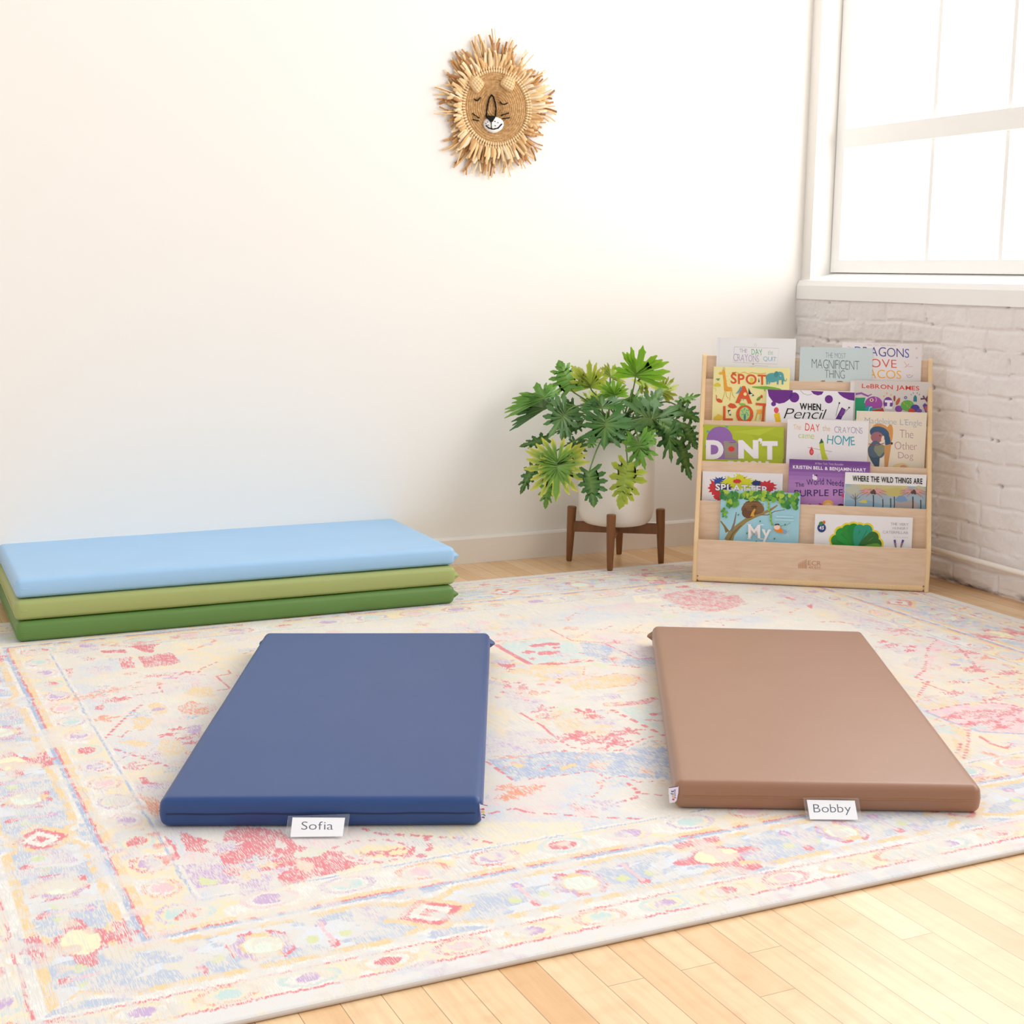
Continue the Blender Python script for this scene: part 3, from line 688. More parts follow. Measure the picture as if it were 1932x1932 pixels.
def vinyl(name, hexc, rough=.42, spec=.5, sheen=0):
    m = mat(name, lin(hexc), rough, spec); t = NT(m); c = t.coord('Object')
    t.b.inputs['Sheen Weight'].default_value = sheen; t.b.inputs['Sheen Roughness'].default_value = .45
    a = t.noise(c, 6, 2); b = t.noise(c, 900, 1)
    t.link(t.mix(a, tuple(x*.96 for x in lin(hexc)), tuple(min(1, x*1.05) for x in lin(hexc))), t.b.inputs['Base Color'])
    t.bump(b, .10, .0006)
    return m
def make_mat(corners, zb, th, m, label, name='rest_mat', ears=(), seam=True, seam_m=None, seed=0, far_seam=False):
    c0 = sum((Vector((c.x, c.y, 0)) for c in corners), Vector())/4
    root = thing(name, (c0.x, c0.y, zb), label, 'rest mat', 'vinyl rest mats on the rug')
    bmobj('cushion', rounded_slab(corners, zb, th, seed=seed), m, root, smooth=True)
    NL, NR, FR, FL = [Vector((c.x, c.y, zb+th*.5)) for c in corners]
    P = dict(NL=NL, NR=NR, FR=FR, FL=FL); cen = sum((NL, NR, FR, FL), Vector())/4
    for k in ears:
        p = P[k]; d = (p-cen); d.z = 0; ex = (NR-NL).normalized(); ey = (FL-NL).normalized()
        sx_ = 1 if d.dot(ex) > 0 else -1; sy_ = 1 if d.dot(ey) > 0 else -1
        if isinstance(ears, dict): along = ears[k]
        else: along = 'x'
        o_ = ex*sx_ if along == 'x' else ey*sy_; s_ = ey*sy_ if along == 'x' else ex*sx_
        b0 = p - s_*.010 - o_*.006; tip = p + o_*.018 - s_*.004 + Vector((0, 0, -.002))
        v = [b0+Vector((0, 0, .021)), b0 - s_*.02 + Vector((0, 0, .006)), b0+Vector((0, 0, -.020)), b0+s_*.010+Vector((0, 0, 0)), tip, tip+Vector((0, 0, .005))-o_*.002, tip - s_*.006]
        f = [(0, 1, 6), (0, 6, 5), (1, 2, 6), (2, 4, 6), (0, 5, 3), (3, 5, 4), (3, 4, 2), (5, 6, 4), (0, 3, 2, 1)]
        pyobj('corner_fold', v, f, m, root, smooth=False)
    if seam:
        v = []; f = []; o_ = (NL-FL).normalized()
        e_ = (NR-NL).normalized(); R_ = .012; h = .0047
        pts = [NL + e_*(R_*.1) - o_*.03 - e_*(h+.0) - e_*R_*.1, NL - o_*(R_) - e_*h, NL + e_*R_*.35 - o_*R_*.35, NL + e_*R_ + o_*h]
        pts += [NL.lerp(NR, i/14) + o_*(h+.0003) + Vector((0, 0, .0008*math.sin(i*1.7+seed))) for i in range(1, 14)]
        pts += [NR - e_*R_ + o_*h, NR - e_*R_*.35 - o_*R_*.35, NR - o_*R_ + e_*h, NR - o_*.03 + e_*h]
        tube(v, f, pts, .0013, 6); pyobj('seam', v, f, seam_m or m, root, smooth=True)
    return root, P
TH = .0575; RT = .0102
v_navy = vinyl('navy_vinyl', '26467e', .42, .5, .03); v_brown = vinyl('brown_vinyl', '9c7056', .40, .6, .15)
v_sky = vinyl('light_blue_vinyl', 'a0c8ec', .45); v_sage = vinyl('sage_vinyl', 'a2ac68', .45); v_green = vinyl('leaf_green_vinyl', '5f8540', .45)
s_navy = mat('navy_thread', lin('16264a'), .6); s_brown = mat('tan_thread', lin('a5744f'), .6)
def quad(*px, z): return [G(x, y, z) for x, y in px]
zt_ = RT+TH
# NL NR FR FL
navy, Pn = make_mat(quad((302, 1507), (907, 1505), (922, 1193), (502, 1193), z=zt_), RT, TH, v_navy,
    'navy blue vinyl rest mat lying on the rug behind the Sofia name card', ears=dict(FR='x', FL='x'), seam_m=s_navy, seed=1)
brown, Pb = make_mat(quad((1277, 1474), (1850, 1483), (1625, 1190), (1233, 1180), z=zt_), RT, TH, v_brown,
    'brown vinyl rest mat lying on the rug behind the Bobby name card', ears=dict(FL='x'), seam_m=s_brown, seed=2)
def stack_corners(nl, nr, z, shift=0):
    a = G(*nl, z); b = G(*nr, z); d = (b-a).normalized(); n = Vector((-d.y, d.x, 0))
    return [a, b, b+n*.575, a+n*.575]
zs0 = RT
for nl, nr, m_, lab, sd in (((34, 1213), (856, 1138.5), v_green, 'leaf green vinyl rest mat at the bottom of the stack of three', 3),
                        ((31, 1173), (858, 1103), v_sage, 'sage green vinyl rest mat in the middle of the stack of three', 4),
                        ((32, 1131), (857, 1066), v_sky, 'light sky blue vinyl rest mat on top of the stack of three', 5)):
    cs = stack_corners(nl, nr, zs0)
    rot = [cs[3], cs[0], cs[1], cs[2]]     # short end faces left: NL FL order so the seam runs along the left end
    root, P_ = make_mat(rot, zs0, TH, m_, lab, ears=dict(FL='y', FR='y') if True else (), seam=True, seam_m=m_, seed=sd)
    zs0 += TH+.0014
# woven brand tags, name cards in clear sleeves
m_print = mat('printed_ink', None, .38, .4); t = NT(m_print)
at = t.n('ShaderNodeAttribute', attribute_name='ink'); t.link(at.outputs['Color'], t.b.inputs['Base Color'])
m_tag = mat('tag_ribbon', lin('ece4ee'), .6, .3)
m_clear = mat('clear_vinyl', (1, 1, 1), .08, .6, Alpha=.055)
m_card = mat('card_paper', lin('f7f7fa'), .6, .3)
def flatpiece(name, quadpx, P0, N, th, m, parent, tr=(0, 0, 1)):
    a = Art(P0, N, tr); a.lay = 0; P = [a.p(*p_) for p_ in quadpx]; bm = bmesh.new(); prism(bm, P, -a.N*th); return bmobj(name, bm, m, parent)
Fh = Vector((FF.x, FF.y, 0)).normalized()
def brand_tag(P0, tr, outline, stripe, soft, zone, root):
    N = -Fh
    o = flatpiece('brand_tag', outline, P0, N, .0008, m_tag, root, tr)
    a = Art(P0, N, tr)
    a.line(stripe, 22, '4b3a8a')
    a.text('soft', *soft, 'ffffff', off=.04, vary=['c23a50', 'e0b040', '2f8a72', '27357f'])
    a.text('zone', *zone, '8a5cb0', off=.02)
    o2 = pyobj('tag_print', a.v, a.f, m_print, o, cols=a.c)
    o['label'] = 'small white fabric tag with colourful lettering'
brand_tag(Pn['NR'] - Fh*.006, (860, 1470, .05176), [(865, 895), (1165, 970), (1150, 1300), (1100, 1560), (1000, 1540), (930, 1470), (880, 1200)], [(880, 905), (1160, 972)],
          ((1085, 1060), (1080, 1450), (945, 1420), (940, 1060)), ((935, 1065), (925, 1430), (880, 1410), (885, 1065)), navy)
brand_tag(Pb['NL'] - Fh*.008, (1220, 1430, .06211), [(672, 900), (970, 860), (960, 1060), (912, 1290), (860, 1345), (700, 1375), (668, 1100)], [(680, 905), (960, 866)],
          ((750, 1290), (720, 985), (830, 985), (845, 1290)), ((840, 1240), (832, 950), (885, 955), (892, 1240)), brown)
def name_card(who, sleeve, paper, word, txtq, matroot, label, tr):
    tl, tr_, br, bl = [(tr[0]+x*tr[2], tr[1]+y*tr[2]) for x, y in sleeve]
    Bm = (G(*bl, .0118)+G(*br, .0118))/2; Tm = (G(*tl, .042)+G(*tr_, .042))/2
    ux = (G(*br, .0118)-G(*bl, .0118)).normalized(); N = ux.cross(Tm-Bm).normalized()
    if N.dot(FF) > 0: N = -N
    P0 = Bm
    o = flatpiece('card_sleeve', sleeve, P0, N, .0012, m_clear, matroot, tr); o['label'] = 'clear vinyl card sleeve'
    root = flatpiece('name_card', paper, P0 - N*.0004, N, .0004, m_card, None, tr)
    a = Art(P0-N*.0004, N, tr); a.text(word, *txtq, '55556a', off=-.008)
    pyobj('lettering', a.v, a.f, m_print, root, cols=a.c)
    tag(root, label, 'name card', 'printed name cards at the mats')
    # welded rim of the sleeve
    aa = Art(P0+N*.0004, N, tr); v = []; f = []
    L = [aa.p(*s) for s in sleeve]; L.append(L[0]); 
    pts = []
    for p_, q_ in zip(L[:-1], L[1:]): pts += [p_.lerp(q_, j/4) for j in range(4)]
    pts.append(L[-1]); tube(v, f, pts, .0006, 6, False); pyobj('sleeve_rim', v, f, m_clear, o, smooth=True)
name_card('a', [(290, 240), (1685, 195), (1610, 740), (215, 745)], [(385, 268), (1582, 275), (1526, 700), (335, 714)], 'Sofia',
          ((597, 362), (1310, 362), (1310, 548), (580, 548)), navy, 'white name card reading Sofia in a clear sleeve at the navy mat', (520, 1520, .08282))
name_card('b', [(218, 212), (1650, 212), (1740, 830), (310, 795)], [(305, 262), (1555, 285), (1640, 782), (388, 770)], 'Bobby',
          ((465, 378), (1440, 378), (1475, 660), (495, 660)), brown, 'white name card reading Bobby in a clear sleeve at the brown mat', (1500, 1490, .07246))
# ------------------------------------------------------------------ lion wall hanging
ZL = (790, 40, .16568)
def LP(x, y, off): return WB(ZL[0]+x*ZL[2], ZL[1]+y*ZL[2], YB-off)
LC = LP(857, 990, 0); RL = .122
lion = thing('lion_wall_hanging', (LC.x, YB, LC.z), 'round woven raffia lion face with a shaggy straw mane hanging on the white wall', 'wall hanging')
m_raf = mat('woven_raffia', lin('d9b07c'), .75, .2); t = NT(m_raf); c = t.coord('Object'); n = t.noise(c, 90, 3)
t.link(t.mix(t.math('MULTIPLY', t.math('SUBTRACT', n, .3), 1.8, True), lin('b98a55'), lin('e8c795')), t.b.inputs['Base Color'])
m_ear = mat('pale_raffia', lin('ecc994'), .75, .2); t = NT(m_ear); c = t.coord('Object'); n = t.noise(c, 120, 2)
t.link(t.mix(n, lin('e6bf86'), lin('fae6c2')), t.b.inputs['Base Color'])
nr, na = 120, 300
rr = np.linspace(0, 1, nr); aa_ = np.linspace(0, 2*np.pi, na, endpoint=False)
R2, A2 = np.meshgrid(rr, aa_, indexing='ij')
coil = np.abs(np.sin(R2*np.pi*15)); stitch = np.abs(np.sin(A2*48 + np.floor(R2*15)*.5*np.pi))
hh = .012 + .004*(1-R2**2) + (coil*.6+.4)*(.0052*stitch+.0005)*np.clip(R2*4, 0, 1)
hh = np.where(R2 > .985, .0, hh)
Xl = LC.x + RL*R2*np.cos(A2); Zl = LC.z + RL*R2*np.sin(A2)*1.02; Yl = YB - hh
V = np.stack([Xl, Yl, Zl], -1).reshape(-1, 3)
fs = []
for i in range(nr-1):
    for j in range(na): fs.append((i*na+j, i*na+(j+1) % na, (i+1)*na+(j+1) % na, (i+1)*na+j))
pyobj('woven_face', V.tolist(), fs, m_raf, lion, smooth=True)
m_straw = mat('straw', None, .7, .25); t = NT(m_straw)
at = t.n('ShaderNodeAttribute', attribute_name='ink'); n = t.noise(t.coord('Object'), 260, 2)
t.link(t.mix(n, at.outputs['Color'], lin('c4965c'), 'MULTIPLY') if False else t.mix(t.math('MULTIPLY', n, .22), at.outputs['Color'], lin('b58650')), t.b.inputs['Base Color'])
v = []; f = []; cols = []
SH = ['efcf9c', 'e4bd88', 'f5dcb0', 'd9ab74', 'c4935f', 'f8e6c6', 'ebc690']
def strand(a, r0, r1, w_, off0, off1, hexc, bend=0, zj=0):
    n0 = len(f); pts = []
    for i in range(6):
        s_ = i/5; r = r0+(r1-r0)*s_; an = a + bend*s_*s_
        pts.append(Vector((LC.x+math.cos(an)*r, YB-(off0+(off1-off0)*math.sin(s_*1.9)), LC.z+math.sin(an)*r)))
    tan = (pts[-1]-pts[0]).normalized(); side = tan.cross(Vector((0, 1, 0))).normalized()
    nrm = side.cross(tan); tw = random.uniform(-.3, .3); sd_ = side*math.cos(tw)+nrm*math.sin(tw); th = nrm*math.cos(tw)-side*math.sin(tw)
    b = len(v)
    for i, p in enumerate(pts):
        k = w_*(.86+.14*math.sin(i*1.3+a*9))*(.8 if i == 5 and random.random() < .5 else 1)
        v.extend([p+sd_*k/2, p+th*k*.30, p-sd_*k/2, p-th*k*.12])
    for i in range(5):
        for j in range(4): f.append((b+i*4+j, b+i*4+(j+1) % 4, b+(i+1)*4+(j+1) % 4, b+(i+1)*4+j))
    f.append((b+20, b+21, b+22, b+23))
    cols.extend([lin(hexc)]*(len(f)-n0))
def rmax(a):
    return .215 + .012*math.sin(a*3+1) + .010*math.sin(a*5) + (.012 if math.sin(a) > .8 else 0) + (.012 if math.sin(a) < -.6 else 0)
for i in range(210):
    a = 2*math.pi*i/210+random.uniform(-.02, .02); k = random.random()
    strand(a, RL*.97, rmax(a)*random.uniform(.80, 1.08), random.uniform(.0055, .0105), .004, random.uniform(.006, .016), random.choice(SH[:5]+['c9985f', 'a9744a', '9a673c', 'b98550']), random.uniform(-.14, .14))  # underlayer straws mixed darker, painting the shade in the gaps between strands
for i in range(150):
    a = 2*math.pi*i/150+random.uniform(-.015, .015)
    strand(a, RL*1.02, rmax(a)*random.uniform(.72, .88), random.uniform(.009, .0135), .010, random.uniform(.018, .030), random.choice(SH), random.uniform(-.07, .07))
for a, r1 in ((1.60, .268), (1.75, .235), (1.38, .25), (1.30, .235), (1.92, .243), (2.0, .236), (1.05, .235), (.62, .245), (.5, .24), (.3, .235), (.1, .24), (.98, .238), (3.3, .24), (2.9, .24), (4.6, .255), (4.9, .25), (5.2, .24), (4.3, .235), (3.9, .235)):
    for j in range(2): strand(a+random.uniform(-.03, .03), RL, r1*random.uniform(.95, 1.0), .0035, .008, .018, random.choice(SH), random.uniform(-.05, .05))
mane = pyobj('straw_mane', v, f, m_straw, lion, cols=cols)
v = []; f = []                                            # knotted rim
for i in range(84):
    a = 2*math.pi*i/84; 
    for r_, s_ in ((RL*1.015, .0042), (RL*1.10, .0036)):
        c_ = Vector((LC.x+math.cos(a)*r_, YB-.017, LC.z+math.sin(a)*r_)); b = len(v)
        tx_ = Vector((-math.sin(a), 0, math.cos(a))); rx_ = Vector((math.cos(a), 0, math.sin(a)))
        tube(v, f, [c_-rx_*.0065, c_-rx_*.003, c_, c_+rx_*.003, c_+rx_*.0065], [s_*.3, s_*.85, s_, s_*.85, s_*.3], 8)
pyobj('knotted_rim', v, f, m_ear, lion, smooth=True)
def earpad(pts, off):
    n_ = 41; v = []; f = []
    P = [LP(*p_, off) for p_ in pts]
    for i in range(n_):
        for j in range(n_):
            u = i/(n_-1)*2-1; w_ = j/(n_-1)*2-1
            uu = u*math.sqrt(1-w_*w_*.32); ww = w_*math.sqrt(1-u*u*.32)
            s_, t_ = (uu+1)/2, (ww+1)/2
            p = (P[0]*(1-s_)+P[1]*s_)*(1-t_) + (P[3]*(1-s_)+P[2]*s_)*t_
            e_ = max(abs(u), abs(w_)); h = .006*abs(math.sin(i*math.pi/8))*abs(math.sin(j*math.pi/8)) + .010*(1-e_**4)
            v.append(p + Vector((0, -h + (.012 if e_ > .99 else 0), 0)))
    for i in range(n_-1):
        for j in range(n_-1): f.append((i*n_+j, (i+1)*n_+j, (i+1)*n_+j+1, i*n_+j+1))
    pyobj('ear', v, f, m_ear, lion, smooth=True)
earpad([(560, 690), (640, 600), (765, 705), (665, 850)], .022)
earpad([(915, 720), (985, 610), (1110, 660), (1060, 830)], .022)
m_yarn = mat('black_yarn', lin('17140f'), .8, .2); m_wyarn = mat('white_yarn', lin('f2f1ee'), .8, .2)
def stroke(name, pts, rad, m=m_yarn, off=.0215, par=lion):
    v = []; f = []; P = [LP(*p_, off) for p_ in pts]
    Q = []
    for a, b in zip(P[:-1], P[1:]):
        for j in range(4): Q.append(a.lerp(b, j/4))
    Q.append(P[-1])
    tube(v, f, Q, [rad*(1+.18*math.sin(i*2.2)) for i in range(len(Q))], 8); return pyobj(name, v, f, m, par, smooth=True)
stroke('nose_bridge', [(772, 1075), (778, 1000), (790, 930), (808, 870), (830, 838), (852, 862), (872, 930), (880, 1000), (876, 1078)], .0024)
stroke('closed_eye', [(632, 882), (650, 902), (675, 903), (705, 868)], .0020); stroke('closed_eye', [(926, 916), (945, 940), (975, 948), (1013, 932)], .0020)
for p_ in ([(610, 1048), (690, 1104)], [(614, 1120), (684, 1134)], [(935, 1074), (1028, 1045)], [(950, 1110), (1040, 1100)]): stroke('whisker', p_, .0018)
bm = bmesh.new(); n_ = 36                                   # white muzzle pad
ctr = bm.verts.new(LP(852, 1180, .0275)); prev = []
for k_, o_ in ((.55, .0270), (.88, .0245), (1.0, .017)):
    cur = [bm.verts.new(LP(852+118*k_*math.cos(2*math.pi*i/n_), 1182+92*k_*math.sin(2*math.pi*i/n_) - 12*k_*abs(math.cos(2*math.pi*i/n_)), o_)) for i in range(n_)]
    for i in range(n_):
        if not prev: bm.faces.new([ctr, cur[i], cur[(i+1) % n_]])
        else: bm.faces.new([prev[i], cur[i], cur[(i+1) % n_], prev[(i+1) % n_]])
    prev = cur
muz = bmobj('muzzle', bm, m_wyarn, lion, smooth=True)
bm = bmesh.new(); prism(bm, [LP(*p_, .0305) for p_ in ((772, 1072), (880, 1078), (868, 1105), (842, 1145), (822, 1150), (800, 1120), (780, 1095))], Vector((0, .008, 0)))
bmobj('nose', bm, m_yarn, lion)
stroke('mouth', [(765, 1186), (800, 1218), (850, 1230), (905, 1218), (950, 1168)], .0021, off=.0285, par=muz)
stroke('mouth', [(827, 1145), (830, 1222)], .0014, off=.0295, par=muz)
for x, y in ((765, 1165), (785, 1147), (793, 1183), (870, 1140), (903, 1155), (873, 1190)): stroke('whisker_dot', [(x-6, y-3), (x+6, y+3)], .0012, off=.0290, par=muz)
# ------------------------------------------------------------------ plant stand + potted plant
def zat(X, Y, py):
    dx, dy = X-CAM.x, Y-CAM.y; a = dx*UU.x+dy*UU.y; b = dx*FF.x+dy*FF.y; t = (966-py)/F_PX
    return CAM.z + (a-t*b)/(t*FF.z-UU.z)
m_wal = mat('walnut', None, .42, .45); t = NT(m_wal)
n = t.noise(t.coord('Object', scale=(60, 60, 7)), 1, 3, .6); t.link(t.mix(n, lin('5f3617'), lin('9a6436')), t.b.inputs['Base Color'])
SX, SY = 2.566, 4.452
stand = thing('plant_stand', (SX, SY, 0), 'dark walnut wooden plant stand with four tapered legs under the white pot', 'plant stand')
legs = {'L': (2.430, 4.552, 0, 955), 'R': (2.716, 4.372, 0, 960), 'F': (2.460, 4.300, .0102, 970.5), 'B': (2.664, 4.590, 0, 940)}
tops = {}
for k, (x, y, zb, py) in legs.items():
    tx_ = SX+(x-SX)*.955; ty_ = SY+(y-SY)*.955; zt2 = zat(tx_, ty_, py) if k != 'B' else .205
    tops[k] = Vector((tx_, ty_, zt2)); v = []; f = []
    a = Vector((x, y, zb)); b = tops[k]
    ts = [0, .015, .04, .3, .6, .97, .99, 1.0]; rs = [.0085, .0100, .0108, .0130, .0150, .0168, .0166, .0150]
    tube(v, f, [a.lerp(b, s_) for s_ in ts], rs, 20); pyobj('leg', v, f, m_wal, stand, smooth=True)
zbar = .150
for p_, q_ in (('L', 'R'), ('F', 'B')):
    a = tops[p_].copy(); b = tops[q_].copy(); a.z = b.z = zbar-.019 - (.0005 if p_ == 'F' else 0); bm = bmesh.new()
    d = (b-a).normalized(); box_bm(bm, (a+b)/2, d, Z3.cross(d), Z3, (b-a).length/2, .010, .019)
    bmesh.ops.bevel(bm, geom=bm.edges[:], offset=.002, segments=2, affect='EDGES'); bmobj('cross_bar', bm, m_wal, stand)
plant = thing('potted_plant', (SX, SY, zbar), 'leafy green split leaf plant in a white cylindrical pot on the walnut stand', 'potted plant')
m_pot = mat('glazed_white_ceramic', lin('efe8e1'), .38, .5)
PR = .1375; zb_ = zbar+.0008; ztop = zat(SX-Fh.x*PR, SY-Fh.y*PR, 836.5)
prof = [(0, 0), (.100, 0), (.112, .003), (.124, .012), (.132, .026), (PR, .05), (PR, ztop-zb_-.004), (PR-.002, ztop-zb_), (PR-.007, ztop-zb_), (PR-.009, ztop-zb_-.005), (PR-.009, ztop-zb_-.04), (0, ztop-zb_-.04)]
v = []; f = []; ns = 72
for r, h in prof:
    for i in range(ns):
        a = 2*math.pi*i/ns; v.append((SX+math.cos(a)*r, SY+math.sin(a)*r, zb_+h))
for j in range(len(prof)-1):
    for i in range(ns): f.append((j*ns+i, j*ns+(i+1) % ns, (j+1)*ns+(i+1) % ns, (j+1)*ns+i))
pyobj('pot', v, f, m_pot, plant, smooth=True).data.set_sharp_from_angle(angle=math.radians(50))
m_soil = mat('potting_soil', lin('3a2a1e'), .95, .1)
v = [(SX, SY, ztop-.022)]; f = []
for i in range(48):
    a = 2*math.pi*i/48; v.append((SX+math.cos(a)*(PR-.0092), SY+math.sin(a)*(PR-.0092), ztop-.028+.003*math.sin(i*2.1)))
for i in range(48): f.append((0, 1+i, 1+(i+1) % 48))
pyobj('soil', v, f, m_soil, plant, smooth=True)
m_leaf = mat('leaf', None, .38, .45); t = NT(m_leaf)
at = t.n('ShaderNodeAttribute', attribute_name='leafcol'); n = t.noise(t.coord('Object'), 55, 3)
lc = t.mix(t.math('MULTIPLY', n, .35), at.outputs['Color'], lin('3f6a2c'))
t.link(lc, t.b.inputs['Base Color']); 
tr_ = t.n('ShaderNodeBsdfTranslucent'); t.link(lc, tr_.inputs['Color']); mx = t.n('ShaderNodeMixShader', ins={0: .28})
t.link(t.b.outputs[0], mx.inputs[1]); t.link(tr_.outputs[0], mx.inputs[2]); t.link(mx.outputs[0], t.t.nodes['Material Output'].inputs[0])
m_stem = mat('petiole', lin('5e7f3a'), .5, .4)
TYPES = dict(D=('4a7c3c', '457835', .3), M=('62a03a', '9ac648', .5), Y=('b0c840', 'e6e268', .8), B=('82c42c', 'b2da42', .6), V=('66a83c', 'efe564', .95), W=('a8bc38', 'cbd852', .7), S=('628c54', '58864c', .3))
ZP = (930, 630, .2381)
def make_leaf(base, tip, wl, wr, dB, dT, typ, fan=False, dS=.03, N=6, seed=0):
    R_ = random.Random(seed*13+5)
    ci, ce, amt = TYPES[typ]; ci = np.array(lin(ci)); ce = np.array(lin(ce))
    bx, by = base; tx_, ty_ = tip; ux, uy = tx_-bx, ty_-by; L = math.hypot(ux, uy); nx_, ny_ = uy/L, -ux/L   # left side of the axis
    def P(a, b):
        w_ = wl if b >= 0 else wr
        x = bx+ux*a+nx_*b*w_; y = by+uy*a+ny_*b*w_
        px_, py_ = ZP[0]+x*ZP[2], ZP[1]+y*ZP[2]
        k = 5.08 + dB + (dT-dB)*a + dS*b*b + .012*math.sin(a*5+b*3+seed)
        kw = (YB-.02)/ray(px_, py_).y
        k = min(k, kw)
        return AT(px_, py_, k)
    v = []; f = []; cl = []
    def side(sg):
        O = [(-.02, 0)]          # outline points with midrib partner
        M = [0.0]
        for i in range(N):
            t0 = i/N; am = .01+.80*(i+.5)/N; av = .01+.80*i/N
            am = .01+.70*(i+.5)/N; av = .01+.70*i/N
            prof = (.62+.38*math.sin(math.pi*min(1, t0*1.25+.15)))*(1 if i < N-1 else .70)*R_.uniform(.86, 1.08)
            phi = math.radians(134-112*(i+.5)/N + R_.uniform(-5, 5))
            T = (am+.52*prof*math.cos(phi), prof*math.sin(phi)**.6)
            root = (am-.05, 0); VAL = .42
            wlo = .052+.010*R_.random()
            if fan:
                top_, sp_ = (104, 90) if fan == 1 else ((158, 140) if typ != 'V' else (176, 158))
                ph = math.radians(top_-sp_*(i+.4)/N + R_.uniform(-4, 4)); k_ = R_.uniform(.84, 1.05)
                bk = .55 if math.cos(ph) < 0 else 1
                T = (math.cos(ph)*k_*bk, math.sin(ph)**.8*k_); root = (.02+(.10 if fan == 1 else .22)*i/N, 0); am = root[0]; av = root[0]; wlo = .066+.015*R_.random()
                VR = .56 if typ == 'V' else .50
                if typ == 'V': wlo *= .74
                phv = math.radians(top_-sp_*(i-.1)/N); VF = (root[0]+math.cos(phv)*VR*(bk if math.cos(phv) < 0 else 1), math.sin(phv)*VR)
            dxx, dyy = T[0]-root[0], T[1]-root[1]; l = math.hypot(dxx, dyy); px, py = -dyy/l, dxx/l
            def q_(s_, w_): return (root[0]+dxx*s_+px*w_, max(0.0, root[1]+dyy*s_+py*w_))
            if i > 0: O.append(VF if fan else (av+.02, VAL+.08*R_.random())); M.append(av)
            O += [q_(.55, wlo*1.05), q_(.78, wlo*1.35), q_(.84, wlo*.8), q_(1.0, wlo*.35), q_(.98, -wlo*.3), q_(.86, -wlo*.8), q_(.80, -wlo*1.3), q_(.55, -wlo*1.0)]
            M += [am-.03, am-.02, am-.01, am, am, am+.01, am+.02, am+.03]
        if fan: O += [(.52, .12), (.72, .12), (.80, .14), (.86, .07), (1.0, 0)]; M += [.2, .4, .6, .8, 1.0]
        else: O += [(.80, .26), (.86, .20), (.90, .20), (.94, .10), (1.0, .0)]; M += [.82, .86, .9, .95, 1.0]
        b0 = len(v)
        for (a, b), m_ in zip(O, M):
            b = b*sg
            for s_, cc_ in ((0, 0), (.6, .12), (1, 1)):
                aa = m_+(a-m_)*s_; bb = b*s_
                v.append(P(aa, bb)); c_ = ci*(1-cc_*amt)+ce*cc_*amt
                if s_ == 0: c_ = c_*.6+np.array(lin('a9c26a'))*.4
                cl.append(c_)
        n = len(O)
        for i in range(n-1):
            for j in range(2):
                q4 = (b0+i*3+j, b0+i*3+j+1, b0+(i+1)*3+j+1, b0+(i+1)*3+j)
                f.append(q4 if sg > 0 else q4[::-1])
    side(1); side(-1)
    me = bpy.data.meshes.new('leaf'); me.from_pydata([tuple(p) for p in v], [], f); me.update()
    a = me.color_attributes.new('leafcol', 'FLOAT_COLOR', 'POINT'); arr = np.ones((len(v), 4), np.float32); arr[:, :3] = np.array(cl); a.data.foreach_set('color', arr.ravel())
    o = link('leaf', me, m_leaf, plant, smooth=True)
    p0 = P(0.0, 0); an = random.Random(seed).uniform(0, 6.28)
    root = Vector((SX+math.cos(an)*.035, SY+math.sin(an)*.035, ztop-.024))
    mid = Vector((root.x*.7+p0.x*.3, root.y*.7+p0.y*.3, max(root.z+.10, p0.z*.55+root.z*.45+.05)))
    q2 = p0 + Vector((0, 0, -.03)) if p0.z > ztop+.12 else p0 + Vector(((root.x-p0.x)*.25, (root.y-p0.y)*.25, .06))
    v2 = []; f2 = []; tube(v2, f2, bez(root, mid, q2, p0, 12), [.0032]*7+[.0026]*6, 7)
    pyobj('stem', v2, f2, m_stem, o, smooth=True)
